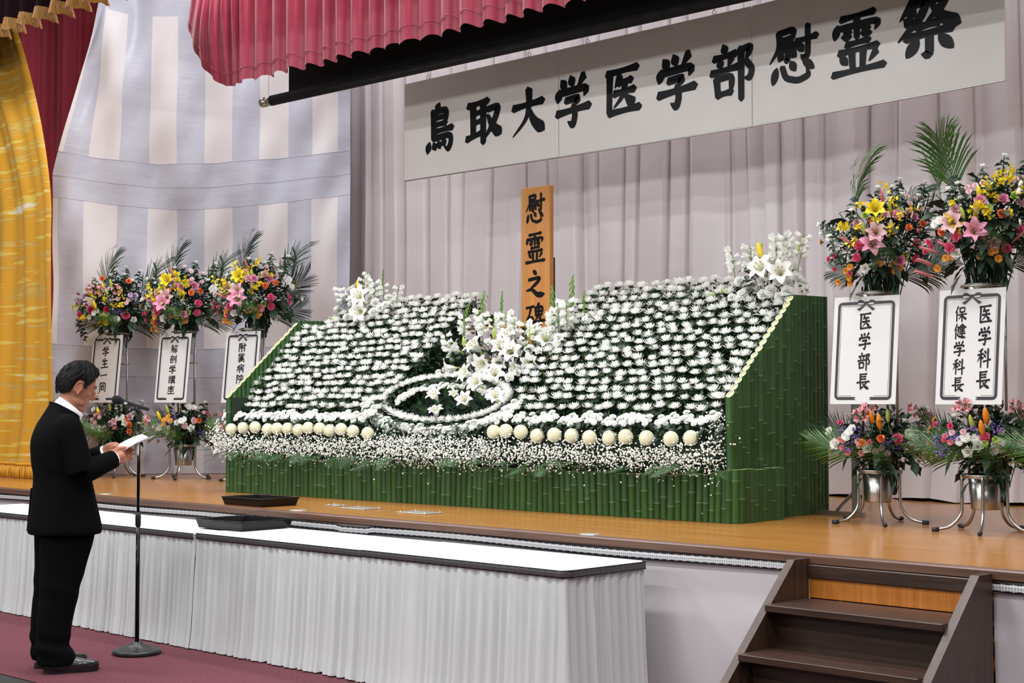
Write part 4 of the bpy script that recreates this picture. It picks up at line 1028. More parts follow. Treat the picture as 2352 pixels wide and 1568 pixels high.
# tall side panels with slanting cut tops
def side(u, label, sgn):
    t = thing('bamboo_side_panel', label, 'bamboo panel', tuple(OA), TA); k = 0; v = 0.005
    while v < 1.10:
        R = rb.uniform(0.021, 0.0245); v += R
        h = 0.73 + (v / 0.74) * 0.645 if v < 0.74 else 1.375 + 0.015 * (v - 0.74)
        o = pole(t, u + rb.uniform(-.003, .003), v, R, 0.002, h, 0.0, 0.87 if v < 0.74 else None); v += R
    MB().box((u - sgn * 0.03 - 0.004, 0.03, 0.3), (u - sgn * 0.03 + 0.004, 1.08, 0.74)).obj('backing_board', M_oasis, t)
side(4.675, 'tall slanted bamboo panel closing the right end of the altar', 1)
side(-0.012, 'tall slanted bamboo panel closing the left end of the altar', -1)

# ---------------------------------------------------------------- chrysanthemum slopes
rm = random.Random(11)
spots = []
NR = 17
for side_, (lo, hi) in (('left', (lambda s: -0.01 if s < 0.72 else -0.01 + (s - 0.72) / 0.28 * 0.82, lambda s: 1.54 + 0.24 * s)), ('right', (lambda s: 2.90 - 0.16 * math.sin(PI * min(1, s * 0.8)) + 0.16 * max(0, s - .7) / .3, lambda s: 4.50 + 0.08 * s - max(0, (s - 0.78) / 0.22) * 0.52))):
    for k in range(NR):
        s = k / (NR - 1); v = 0.15 + 0.80 * s; h = 0.665 + 0.842 * s ** 0.97
        a, b2 = lo(s), hi(s); sp = 0.098 if side_ == 'right' else 0.094; n = int((b2 - a) / sp) + 1; du = (b2 - a) / (n - 1)
        for i in range(n):
            u = a + du * (i + (0.3 if k % 2 and i < n - 1 else 0.0)) + rm.uniform(-0.014, 0.014)
            spots.append((side_, k, i, A(u, v + rm.uniform(-.02, .02), h + rm.uniform(-.012, .012))))
cpos = Vector((0, 0, 1.5))
spots.sort(key=lambda q: (q[3] - cpos).length)
rest_b = MB(); rest_l = MB(); srcb = [t_mum(i) for i in range(2)]; srcl = [t_mumleaf(i) for i in range(2)]
WHERE = lambda k: 'bottom row' if k == 0 else 'top row' if k == NR - 1 else ordn(k) + ' row up'
for n_, (sd, k, i, p) in enumerate(spots):
    tilt = Vector((rm.uniform(-.12, .12) + 0.03, -0.20 + rm.uniform(-.1, .1), 1)); spin = rm.uniform(0, 6.28); sc = rm.uniform(0.86, 1.05)
    if n_ < 280:
        t = thing('chrysanthemum', 'white chrysanthemum, %s from left in %s of the %s altar slope' % (ordn(i), WHERE(k), sd), 'flower', (0, 0, 0), 0, 'white chrysanthemums on the %s altar slope' % sd)
        t.matrix_world = aim(p, tilt, spin, sc)
        link('bloom', T['mum'][rm.randrange(4)], t); link('foliage', T['mumleaf'][rm.randrange(3)], t)
    else:
        Mx = aim(p, tilt, spin, sc); rest_b.merge(srcb[n_ % 2], Mx); rest_l.merge(srcl[n_ % 2], Mx)
t = thing('chrysanthemum_mass', 'remaining far white chrysanthemums at the left of the left altar slope', 'flowers'); t['kind'] = 'stuff'
tag(rest_b.obj('blooms', [M_petal, M_leaf], t, True), kind='stuff'); tag(rest_l.obj('foliage', [M_leaf, M_stem], t, True), kind='stuff')
# leafy filling between the stems
fill = MB(); rf = random.Random(4)
for (sd, k, i, p) in spots:
    for _ in range(3):
        q = p + UA * rf.uniform(-.06, .06) + VA * rf.uniform(0.0, .06) - ZA * rf.uniform(0.045, 0.11)
        leafshape(fill, q, (rf.uniform(-1, 1), rf.uniform(-1.2, -.1), rf.uniform(-.1, .7)), rf.uniform(0.05, 0.08), 0.036, droop=0.4)
for k in range(900):   # leaf wall on the inner flanks facing the centre bouquet
    s = rf.random(); v = 0.16 + 0.82 * s; h = rf.uniform(0.45, 0.62 + 0.84 * s); L_ = rf.random() < 0.5
    u = (1.60 + 0.18 * s + rf.uniform(-.06, .06)) if L_ else (2.84 + rf.uniform(-.04, .06))
    leafshape(fill, A(u, v, h), (1.0 if L_ else -1.0, rf.uniform(-1, .2), rf.uniform(-.3, .8)), rf.uniform(0.05, 0.09), 0.04, droop=0.4)
tag(fill.obj('leaf_filling', M_leaf, None, True), 'dense dark green chrysanthemum leaves filling the altar slopes', 'leaves', kind='stuff')

# ---------------------------------------------------------------- spray chrysanthemums (clusters)
def spray(p, label, group, d=Vector((0.25, -0.75, 0.75)), sc=1.0, n=6, rad=0.040, stem=0.09):
    t = thing('spray_chrysanthemum', label, 'flower', (0, 0, 0), 0, group); t.matrix_world = aim(p, d, rm.uniform(0, 6.28), sc)
    st = MB(); 
    for k in range(n):
        a = k * 2.4; rr = rad * math.sqrt((k + 0.5) / n); q = Vector((rr * math.cos(a), rr * math.sin(a), rm.uniform(-0.012, 0.010)))
        dd = Vector((q.x * 9, q.y * 9, 1))
        link('bloom', T['daisy'][rm.randrange(3)], t, M=aim(q, dd, rm.uniform(0, 6), rm.uniform(0.85, 1.15)))
        st.tube([q, q * 0.5 + Vector((0, 0, -stem * 0.5)), Vector((0, 0, -stem))], 0.0014, 4, 1)
    for k in range(3): leafshape(st, (0, 0, -stem * 0.55), (math.cos(k * 2.1), math.sin(k * 2.1), -0.2), 0.05, 0.026)
    st.obj('stalk', [M_leaf, M_stem], t, True)
for side_, a, b2, n in (('left', -0.10, 1.56, 20), ('right', 2.80, 4.52, 19)):
    for i in range(n):
        u = a + (b2 - a) * i / (n - 1)
        spray(A(u + rm.uniform(-.015, .015), 0.07 + rm.uniform(-.02, .02), 0.600 + 0.012 * math.sin(i * 1.7) + (0.03 if i == n - 1 else 0)), 'white spray chrysanthemum cluster, %s from left in the %s front row' % (ordn(i), side_), 'white spray chrysanthemums in the front rows')
# ---------------------------------------------------------------- central medallion
RC = A(2.13, 0.27, 0.715)
def ring_pt(a, A_, B_, off=0.0):
    th = math.radians(57); w_ = VA * math.cos(th) + ZA * math.sin(th); nn = -VA * math.sin(th) + ZA * math.cos(th)
    return RC + UA * (A_ * math.cos(a)) + w_ * (B_ * math.sin(a)) + nn * off, nn
N = 46
for i in range(N):
    a = 2 * PI * i / N + 0.05; p, nn = ring_pt(a, 0.60, 0.19, 0.02)
    t = thing('chrysanthemum', 'white chrysanthemum, %s anticlockwise from the right end of the round medallion ring' % ordn(i), 'flower', (0, 0, 0), 0, 'chrysanthemums of the medallion ring')
    t.matrix_world = aim(p, Vector((0.1, -0.25, 1)) + nn * 0.3, rm.uniform(0, 6), 0.92)
    link('bloom', T['mum'][rm.randrange(4)], t); link('foliage', T['mumleaf'][rm.randrange(3)], t)
for i in range(20):
    a = PI * (1.02 + 0.92 * i / 19); p, nn = ring_pt(a, 0.735, 0.265, 0.03)
    spray(p - VA * 0.02, 'white spray chrysanthemum cluster, %s from left under the round medallion' % ordn(i), 'spray chrysanthemums under the medallion', Vector((0.2, -0.6, 0.9)), 1.2, 7)
for i in range(13):
    a = PI * (1.0 - 0.88 * i / 12); p, nn = ring_pt(a, 0.45, 0.125, 0.01)
    spray(p, 'white spray chrysanthemum cluster, %s from left inside the medallion ring' % ordn(i), 'spray chrysanthemums inside the medallion', Vector((0.1, -0.6, 0.9)), 0.95, 6)
bd = [ring_pt(2 * PI * k / 32, 0.72, 0.26, -0.075)[0] for k in range(32)]; bd2 = [q + VA * 0.03 for q in bd]
MB().add(bd + bd2, [tuple(range(32)), tuple(range(63, 31, -1))] + [(k, (k + 1) % 32, 32 + (k + 1) % 32, 32 + k) for k in range(32)]).xf(Matrix.Rotation(-TA, 4, 'Z') @ Matrix.Translation(-OA)).obj('medallion_board', M_oasis, fr)
# green backing inside the medallion and fern fronds
mb = MB()
for k in range(420):
    a = rf.uniform(0, 2 * PI); q = math.sqrt(rf.random()); p, nn = ring_pt(a, 0.70 * q, 0.25 * q, -0.045 - 0.03 * rf.random())
    leafshape(mb, p, (rf.uniform(-1, 1), rf.uniform(-1.2, 0.2), rf.uniform(-.2, .8)), rf.uniform(0.05, 0.09), 0.038, droop=0.3)
tag(mb.obj('medallion_leaves', M_leaf, None, True), 'dark leaves backing the round white medallion', 'leaves', kind='stuff')
Z7 = lambda x, y, v: (lambda px, py: px2v(px, py, v))(860 + x / 3.41, 640 + y / 3.41)
def px2v(px, py, v):
    """point of the altar at depth v seen at a photograph position (used to lay out bouquets)"""
    U = CAMR.cross(FWD); d = FWD + CAMR * ((px - 1176) / 3500) - U * ((py - 784) / 3500)
    s = (v - (cpos - OA).dot(VA)) / d.dot(VA); return cpos + d * s
for i, (x, y) in enumerate(((330, 1010), (380, 970), (560, 1030), (620, 980), (700, 900), (860, 960), (420, 1050), (600, 940), (800, 930))):
    t = thing('fern_frond', 'green fern frond, %s from left inside the white medallion' % ordn(i), 'fern', (0, 0, 0), 0, 'ferns inside the medallion')
    t.matrix_world = aim(Z7(x, y, 0.20), Vector((rm.uniform(-.7, .9), -0.5, 0.5)), rm.uniform(-.5, .5), 0.6); link('frond', T['fern'][i % 3], t)
for i, (x, y, d, s) in enumerate(((490, 945, (0.1, -0.7, 0.8), 0.95), (725, 980, (0.3, -0.8, 0.6), 1.0), (960, 955, (0.4, -0.7, 0.7), 1.05), (490, 1075, (0.2, -0.5, 0.9), 0.9), (620, 925, (0.5, -0.5, 0.7), 0.6))):
    t = thing('lily', ['white lily at the left inside the round medallion', 'white lily with brown stamens in the middle of the medallion', 'white lily at the right inside the round medallion', 'white lily low on the front rim of the medallion', 'small white lily behind the other medallion lilies'][i], 'flower', (0, 0, 0), 0, 'white lilies inside the medallion')
    t.matrix_world = aim(Z7(x, y, 0.16 + 0.05 * (i == 4)), d, rm.uniform(0, 6), s); link('petals', T['lily'][i % 3], t); link('stamens', T['stam'][0], t)
# ---------------------------------------------------------------- pompons along the front
LP = [(165, 1195), (255, 1185), (345, 1180), (440, 1195), (510, 1190), (590, 1190), (670, 1200), (745, 1185), (830, 1190), (905, 1205), (990, 1195), (1080, 1210), (1190, 1225)]
RP = [(1134, 992), (1162, 990), (1196, 992), (1234, 1001), (1273, 999), (1313, 1001), (1354, 1005), (1400, 1006), (1437, 1003), (1485, 1006), (1541, 1008), (1587, 1006)]
for side_, L_ in (('left', [(480 + x / 3.267, 620 + y / 3.267) for x, y in LP]), ('right', RP)):
    for i, (x, y) in enumerate(L_):
        t = thing('pompon_chrysanthemum', 'round cream pompon chrysanthemum, %s from left in the %s front row' % (ordn(i), side_), 'flower', (0, 0, 0), 0, 'cream pompon chrysanthemums')
        p = px2v(x, y, -0.035 + 0.015 * (i % 2)); t.matrix_world = aim(p, (0.2, -0.5, 0.8), rm.uniform(0, 6), 1.03 if side_ == 'right' else 1.0)
        link('bloom', T['pompon'][i % 2], t); 
        s = MB().tube([(0, 0, -0.03), (0.0, 0.02, -0.10)], 0.003, 5); s.obj('stem', M_stem, t)
# ---------------------------------------------------------------- baby's breath and ferns
bb = MB(); bs = MB(); rg = random.Random(9)
G_ = 0.5257; H_ = 0.8507
OCT = [(-G_, H_, 0), (G_, H_, 0), (-G_, -H_, 0), (G_, -H_, 0), (0, -G_, H_), (0, G_, H_), (0, -G_, -H_), (0, G_, -H_), (H_, 0, -G_), (H_, 0, G_), (-H_, 0, -G_), (-H_, 0, G_)]
OF = [(0, 11, 5), (0, 5, 1), (0, 1, 7), (0, 7, 10), (0, 10, 11), (1, 5, 9), (5, 11, 4), (11, 10, 2), (10, 7, 6), (7, 1, 8), (3, 9, 4), (3, 4, 2), (3, 2, 6), (3, 6, 8), (3, 8, 9), (4, 9, 5), (2, 4, 11), (6, 2, 10), (8, 6, 7), (9, 8, 1)]
def breath(u, v, h, ru, rv, rh, n):
    c = A(u, v, h)
    for k in range(n):
        x, y, z = rg.gauss(0, .5), rg.gauss(0, .5), rg.gauss(0, .5)
        p = c + UA * (x * ru) + VA * (y * rv) + ZA * (z * rh); q = 0.0046 * rg.uniform(0.7, 1.5)
        bb.add([p + Vector(o) * q for o in OCT], OF)
        if k % 4 == 0: bs.tube([c + VA * 0.05 + ZA * 0.03, p], 0.0005, 3, 0, False)
u = -0.06
while u < 4.62:
    mid = 1.65 < u < 2.75
    breath(u, -0.06, 0.372 - (0.015 if mid else 0) + rg.uniform(-.012, .012), 0.085, 0.055, 0.10, 84)
    if mid: breath(u, 0.0, 0.43, 0.08, 0.05, 0.06, 50)
    u += 0.068
breath(4.60, 0.0, 0.42, 0.10, 0.07, 0.22, 220); breath(4.55, 0.06, 0.55, 0.10, 0.06, 0.16, 90); breath(-0.12, 0.0, 0.42, 0.10, 0.07, 0.12, 160)
t = thing('babys_breath', "frothy band of tiny white baby's breath along the altar front", 'flowers'); t['kind'] = 'stuff'
tag(bb.obj('tiny_blooms', M_floret, t), kind='stuff'); tag(bs.obj('fine_stems', M_leaf2, t), kind='stuff')
NF = 62
for i in range(NF):
    u = -0.08 + 4.70 * i / (NF - 1) + rm.uniform(-.03, .03)
    t = thing('fern_frond', 'green fern frond, %s from left in the fringe over the bamboo front' % ordn(i), 'fern', (0, 0, 0), 0, 'ferns along the altar front')
    t.matrix_world = aim(A(u, -0.05, 0.325 + rm.uniform(-.015, .015)), Vector((rm.uniform(-.7, .7), -0.75, -0.45 + rm.uniform(-.3, .25))), rm.uniform(-.6, .6) + PI / 2, rm.uniform(0.75, 1.10) * (1.15 if i in (0, 1) else 1)); link('frond', T['fern'][i % 3], t)
# dark green leaf mass behind the breath
fb = MB()
for k in range(1500):
    u = rf.uniform(-0.08, 4.66); leafshape(fb, A(u, rf.uniform(0.03, 0.08), rf.uniform(0.29, 0.58)), (rf.uniform(-1, 1), -1, rf.uniform(-.6, .6)), rf.uniform(0.04, 0.08), 0.03, droop=0.3)
tag(fb.obj('front_leaf_filling', M_leaf, None, True), 'dark green leaves behind the cream pompon row', 'leaves', kind='stuff')

# ---------------------------------------------------------------- white bouquets of the altar
def bouquet(name, label, base, items, v, zf, fol=None):
    t = thing(name, label, 'bouquet', tuple(base)); inv = -Vector(base)
    for key, x, y, d, s, dv in items:
        p = zf(x, y, v + dv) + inv; put(t, key, p, d, s)
    for (x, y, dv, sc) in (fol or []):
        put(t, 'fol', zf(x, y, v + dv) + inv, (0, 0, 1), sc)
    return t
f_ = (0.4, -0.8, 0.5); l_ = (-0.5, -0.6, 0.6); r_ = (0.9, -0.2, 0.4); u_ = (0.05, -0.1, 1)
bouquet('centre_bouquet', 'tall white lily and gladiolus bouquet below the wooden tablet', A(2.35, 0.5, 0.62), [
 ('lily', 985, 565, (0.7, -0.6, 0.5), 1.25, -.05), ('lily', 830, 570, (-.2, -.7, .6), 1.3, 0), ('lily', 880, 645, (0.1, -0.8, -0.25), 1.2, -.08), ('lily', 640, 700, (-.6, -.6, -.1), 1.2, -.05), ('lily', 675, 570, (-.6, -.4, .4), 1.0, 0),
 ('lily', 1350, 515, (0.5, -.6, .6), 1.3, 0.1), ('lily', 1060, 490, (0.2, -.5, .8), 1.15, .05), ('lily', 1245, 650, (.2, -.7, -.1), 1.1, 0), ('lily', 1160, 700, (-.3, -.8, 0), 1.1, -.05), ('lily', 945, 770, (.6, -.7, .5), 1.1, -.18), ('lily', 830, 840, (.1, -.8, .4), 1.1, -.25), ('lily', 1180, 560, (.1, -.8, .3), 1.0, 0.05), ('lily', 1010, 680, (.2, -.9, .2), 1.0, -.05),
 ('lily', 760, 760, (-.2, -.8, .3), 1.1, -.15), ('lily', 1080, 600, (.4, -.7, .4), 1.2, -.02), ('lily', 1290, 450, (-.2, -.6, .7), 1.1, .08), ('wrose', 960, 720, f_, 1.1, -.1), ('wrose', 720, 500, l_, 1.1, 0), ('wcarn', 860, 770, f_, 1.0, -.12), ('wcarn', 1220, 560, f_, 1.2, 0), ('wcarn', 1060, 780, f_, 1.1, -.15), ('wrose', 1400, 580, f_, 1.2, .03), ('bell', 1400, 430, u_, 1.1, .08), ('bell', 1040, 450, u_, 1.1, .06),
 ('bud', 705, 545, (-.05, -.1, 1), 1.0, -.05), ('bud', 935, 480, (0.1, -.1, 1), 1.05, -.05), ('bud', 825, 710, (-.35, -.1, 1), 1.0, -.12), ('bud', 1235, 490, (-.1, -.1, 1), 1.1, 0),
 ('glad', 690, 440, (0.22, 0, 1), .75, .05), ('glad', 838, 430, (0, 0, 1), .95, .08), ('glad', 985, 450, (.06, 0, 1), .98, .08), ('glad', 1400, 450, (-.06, 0, 1), 1.05, .1), ('glad', 1530, 400, (.1, 0, 1), 1.15, .15), ('glad', 1650, 330, (-.12, 0, 1), .65, .15),
 ('bell', 845, 470, u_, 1.1, 0), ('bell', 820, 400, u_, .9, .05), ('bell', 1190, 500, u_, 0.95, 0), ('bell', 1260, 530, u_, 0.9, .02), ('bell', 1440, 400, u_, 1.2, .1), ('bell', 1510, 380, u_, 1.2, .1), ('bell', 580, 600, (-.3, 0, 1), 1.0, 0), ('bell', 620, 660, (-.3, 0, 1), 1.0, 0), ('bell', 1100, 480, u_, 1.0, .05), ('bell', 940, 440, u_, .9, .05), ('bell', 700, 470, u_, 1.0, 0), ('bell', 1400, 480, u_, 1.0, .1),
 ('wcarn', 760, 640, f_, 1.1, -.05), ('wcarn', 570, 720, l_, 1.1, -.05), ('wcarn', 510, 740, l_, .9, -.05), ('wcarn', 1450, 470, f_, 1.2, .05), ('wcarn', 1120, 740, f_, 1.0, -.1), ('wrose', 890, 500, f_, 1, 0), ('wrose', 1290, 570, f_, 1.1, 0),
 ], 0.5, Z7, [(700, 660, .06, .62), (950, 650, .08, .75), (1230, 620, .08, .75), (850, 760, -.02, .5), (1100, 720, 0.0, .6)])
Z6 = lambda x, y, v: px2v(480 + x / 3.267, 620 + y / 3.267, v)
bouquet('corner_bouquet', 'white lily and carnation bouquet at the upper left corner of the altar', A(0.55, 0.9, 1.3), [
 ('lily', 1150, 235, (0.3, -.8, .5), 1.4, -.05), ('lily', 1165, 315, (0.2, -.9, .0), 1.3, -.08), ('lily', 1100, 175, (-.4, -.4, .8), 1.0, 0), ('ybud', 1130, 170, (-.3, 0, 1), 1.25, 0), ('glad', 1290, 190, (.2, 0, 1), .65, .05),
 ('bell', 1165, 180, u_, 1.0, 0), ('bell', 1010, 260, (-.4, 0, 1), 1.0, 0), ('bell', 1410, 250, (.2, 0, 1), .9, .05), ('bell', 1240, 220, u_, 1.0, 0), ('bell', 1310, 230, u_, .9, .05),
 ('wcarn', 975, 305, l_, 1.3, 0), ('wcarn', 1085, 310, f_, 1.2, -.05), ('wcarn', 1040, 360, f_, 1.2, -.05), ('wcarn', 1250, 255, f_, 1.4, 0), ('wcarn', 960, 370, l_, 1.2, 0), ('wcarn', 1240, 325, f_, 1.4, -.05), ('wcarn', 1200, 165, u_, 1.1, .05), ('wcarn', 1340, 215, r_, 1.2, .05), ('wcarn', 1020, 235, l_, 1.2, .03), ('wcarn', 1120, 370, f_, 1.0, -.05), ('wcarn', 1290, 290, f_, 1.2, -.03), ('wcarn', 1180, 270, f_, 1.1, .02), ('wrose', 1070, 260, f_, 1.1, 0), ('wcarn', 1330, 265, f_, 1.1, 0),
 ('wrose', 1130, 200, f_, 1.2, .03), ('wcarn', 1210, 220, f_, 1.3, .04), ('wcarn', 1000, 340, l_, 1.2, .02), ('wrose', 1270, 200, f_, 1.2, .04), ('wcarn', 1080, 215, l_, 1.2, .04), ('wcarn', 1160, 380, f_, 1.1, -.06), ('wcarn', 1370, 250, r_, 1.1, .04), ('bud', 930, 365, (-1, -.3, .3), .6, 0), ('bud', 1060, 330, (1, -.3, .2), .7, -.08)], 0.86, Z6, [(1130, 300, .1, .75)])
Z8 = lambda x, y, v: px2v(1240 + x / 2.306, 540 + y / 2.306, v)
bouquet('corner_bouquet', 'white lily and lisianthus bouquet at the upper right corner of the altar', A(4.35, 0.9, 1.3), [
 ('lily', 1190, 200, (0.1, -.9, .5), 1.3, -.05), ('lily', 1280, 215, (0.4, -.8, .3), 1.25, -.05), ('lily', 1240, 160, (0.1, -.5, .9), 1.0, 0), ('ybud', 1178, 125, (-.3, 0, 1), 1.35, 0), ('bud', 1370, 85, (.3, 0, 1), .7, 0), ('bud', 1175, 75, (0.05, 0, 1), .6, .03), ('bud', 945, 315, (-1, -.4, .1), .7, 0), ('bud', 1010, 310, (-.8, -.4, .4), .8, 0),
 ('bell', 1035, 215, (-.2, 0, 1), 1.1, 0), ('bell', 1310, 150, u_, 1.2, 0), ('bell', 1375, 140, (.2, 0, 1), 1.1, 0), ('bell', 1300, 190, u_, 1.1, 0), ('bell', 1120, 200, u_, 1.1, 0), ('bell', 1255, 150, u_, 1.1, 0),
 ('wcarn', 1060, 250, f_, 1.2, 0), ('wcarn', 1225, 300, f_, 1.3, -.05), ('wcarn', 1310, 305, f_, 1.3, -.05), ('wcarn', 1355, 235, r_, 1.3, 0), ('wcarn', 1180, 320, f_, 1.2, -.06), ('wcarn', 1075, 325, f_, 1.3, -.05), ('wrose', 1130, 270, f_, 1.2, -.02), ('wrose', 1090, 190, l_, 1.0, 0), ('wrose', 1180, 250, f_, 1.3, -.03), ('wcarn', 1400, 290, r_, 1.1, 0), ('wrose', 1260, 255, f_, 1.1, -.03), ('wcarn', 1020, 335, f_, 1.0, -.05), ('wrose', 1140, 170, u_, 1.0, .02), ('wcarn', 1270, 330, f_, 1.0, -.05), ('wcarn', 1320, 260, f_, 1.3, .0), ('wcarn', 1220, 175, f_, 1.2, .03), ('wrose', 1350, 180, r_, 1.3, .03), ('wcarn', 1160, 215, l_, 1.2, .03), ('wcarn', 1100, 290, f_, 1.2, 0), ('wrose', 1290, 130, u_, 1.2, .04), ('wcarn', 1390, 260, r_, 1.2, .02)], 0.86, Z8, [(1200, 260, .1, .75), (1060, 300, .08, .45)])
# small shelf with a dark pot behind the left slope
t = thing('wooden_shelf', 'narrow wooden shelf behind the left slope', 'shelf', tuple(A(1.95, 0.98, 0)), TA)
MB().bbox((-0.22, -0.05, 1.255), (0.32, 0.07, 1.272), 0.003).obj('board', M_tablet, t)
for x in (-0.19, 0.28): MB().box((x, 0, 0), (x + 0.025, 0.025, 1.255)).obj('post', M_rubber, t)
t = thing('flower_pot', 'dark green pot on the narrow shelf behind the left slope', 'pot', tuple(A(1.86, 0.98, 1.273)))
MB().lathe([(0.0, 0.0), (0.06, 0.0), (0.07, 0.075), (0.078, 0.078), (0.078, 0.09), (0.066, 0.09), (0.06, 0.02), (0, 0.02)], 20, caps=False).obj('body', M_oasis, t, True)
MB().lathe([(0.074, 0.05), (0.077, 0.055), (0.077, 0.06), (0.075, 0.065)], 20, caps=False).obj('band', M_leaf2, t, True)
# ================================================================= FLOWER STANDS
def zoomlist(txt, cx, cy, sc):
    out = []
    for part in txt.split(';'):
        key, rest = part.split(':')
        for q in rest.split():
            x, y = q.split(','); out.append((key, (float(x) - cx) / sc, (cy - float(y)) / sc))
    return out
UP_A = zoomlist('mst:825,325 1050,350 570,425 785,490 1010,605 320,640 140,860 700,420 930,500;pk:820,505 900,520 460,580 580,570 540,600 835,575 945,620;onc:625,500 640,590 440,600 610,655 745,720 770,660 700,790 655,875 380,900 310,780 265,745 360,790 500,700;ylily:515,660;pbud:650,770;bud:425,790 660,620 520,760;plily:485,965;pplily:520,850;carn:880,935 865,1060 365,1050 375,950;lrose:700,690 730,1080 860,700;rose:810,660 370,760 600,690;grose:780,1040 740,650 430,690;omum:315,1130 555,1105 665,1110 690,1170 740,1140 320,1220 250,1250 335,1270 760,1095 290,1160;wstat:690,930 240,840 240,960 300,1040 600,1030 620,1095 490,1120 960,1180 280,840 720,900 790,970;ocarn:800,795 930,755 500,745;hcarn:150,1050 195,1030 200,1140 325,1180 1090,910 1075,990;wdaisy:1080,690 1060,720 150,860 1120,760;wrose:435,1145;spk:330,930 590,580', 647, 862, 1537)
UP_B = zoomlist('mst:1820,130 2035,170 1555,255 1640,365 1315,420 1240,465 1330,555 1770,320 2010,465 2080,545;pk:1740,360 1830,370 1915,355 1390,450 1460,435 1520,415 1390,495 1800,395 2005,960 1950,935;onc:1600,440 1680,430 1760,420 1820,470 1570,500 1540,570 1490,615 1440,680 1400,740 1600,700 1730,690 1260,595 1640,580 1880,490 1230,810 1270,860 1560,700 1740,395;ybud:1500,500;bud:1355,670;pbud:1455,640;plily:1420,870;pplily:1275,780;lrose:1680,570 1480,580;rose:1840,590 1290,660 1600,950;grose:1775,545 1885,530;carn:1825,825 1705,995 1240,980 1280,890;omum:1575,1030 1480,1060 1640,1085 1215,1070 1180,1150 1270,1060 1610,1015;spk:1130,1010 1270,990 1540,970 1140,1120 1140,1210 1950,880 1800,910 2060,710;hcarn:1080,920 1070,1000 1110,960;wstat:2010,890 1440,960 1650,850;wdaisy:1160,740 1210,720 1130,765 2000,580;ocarn:1650,700 1180,840;gmum:1560,640;wrose:1300,1030', 1646, 745, 1646)
UP_C = zoomlist('mst:590,300 530,330 720,335 490,380 350,450 185,570 330,400 610,375 680,430 830,405 170,760 830,535;alst:340,510 570,515 430,520;ybud:450,480 385,640;bud:515,460 490,540 410,500;onc:380,560 420,575 530,620 600,600 350,560 460,600 270,740 300,720 590,640 240,650;ymum:440,740 470,795 420,800 480,720 455,760;rcarn:350,680 490,685;carn:640,730 240,725;wdaisy:370,710 390,690 320,745 570,760;wrose:700,765 480,710;lil:680,555 720,555 210,600 265,565 230,610;pstat:540,720 560,780 575,710;pk:660,600 650,625 575,590 320,655;ocarn:650,435 430,410;hcarn:300,640;wstat:545,755', 520, 640, 941)
LO_A = zoomlist('alst:430,190 860,160 1000,220 480,150;obud:510,190 575,245;bud:645,185;mst:785,240 1040,130 380,240;carn:705,390 1010,470;ocarn:560,385 415,425;hcarn:470,420 255,250;wdaisy:810,340 865,300 875,370 310,330 340,300 285,370 175,330;wrose:455,470 875,455 215,440;pstat:270,330 365,330 300,465 620,415 750,450 970,370 990,390 340,380 690,460;pk:580,470 525,500 625,515 1045,350 385,450 380,410;dpk:255,470 305,515 240,400 405,515 265,410 1060,570;wstat:930,370', 640, 400, 1537)
LO_B = zoomlist('alst:1360,150 1790,160 1850,200 1400,130;obud:1535,215 1490,310;bud:1415,250;mst:1515,60 1720,200 1290,220 1985,120;carn:1510,400 1965,390;gmum:1500,450 1590,420;wdaisy:1310,430 1610,450 1430,410 1650,490 1350,400 1580,510 1640,440;wrose:1450,475 1880,480 1370,525;pstat:1395,335 1605,350 1160,425 1180,520 1270,420 1870,350 1930,470 1240,400 1640,300;pk:1250,360 1330,350 1770,360 1860,375 1660,345 1800,435;hcarn:1155,290 1250,300 1200,420 2040,290;dpk:1110,450 1200,395 1990,515 1060,570 1240,440;wcarn:2060,330 2020,430', 1640, 430, 1646)
LO_C = zoomlist('ybud:420,280;bud:515,230;mst:440,160 780,190 570,260 660,200;pk:410,420 480,420 390,380 380,310 430,330 490,440 360,350 350,400;rose:700,330 560,375;ocarn:700,400 675,355 690,460;wrose:655,385 380,420 450,440;pcarn:540,390;dpk:570,425 520,470 420,300;wdaisy:630,330 600,340 350,260;wstat:360,220', 520, 400, 1006)
LO_D = zoomlist('ybud:1030,290;bud:1100,235;mst:1080,190 1240,265 1400,180 1300,220;omum:1060,330 1100,300 1060,370 1130,340 1090,325;pcarn:1335,340 1255,385;ocarn:1375,335;pk:990,420 1110,400 960,390 1100,450 1160,470 1060,490 940,490 990,530 1130,515 1410,265;pstat:1130,350 1175,300 1400,440 1410,470 1025,380;wrose:1035,405 1310,405 1190,355;wdaisy:1230,340 1250,325 1320,220 1280,215;dpk:1160,435 900,520 1470,295;hcarn:1440,270;alst:920,330', 1210, 380, 1006)
rs = random.Random(77)
def facing(p, c, out=1.0):
    d = (p - c); d.z *= 0.7
    return d.normalized() * out + CAMD * 0.55 + Vector((0, 0, 0.18))
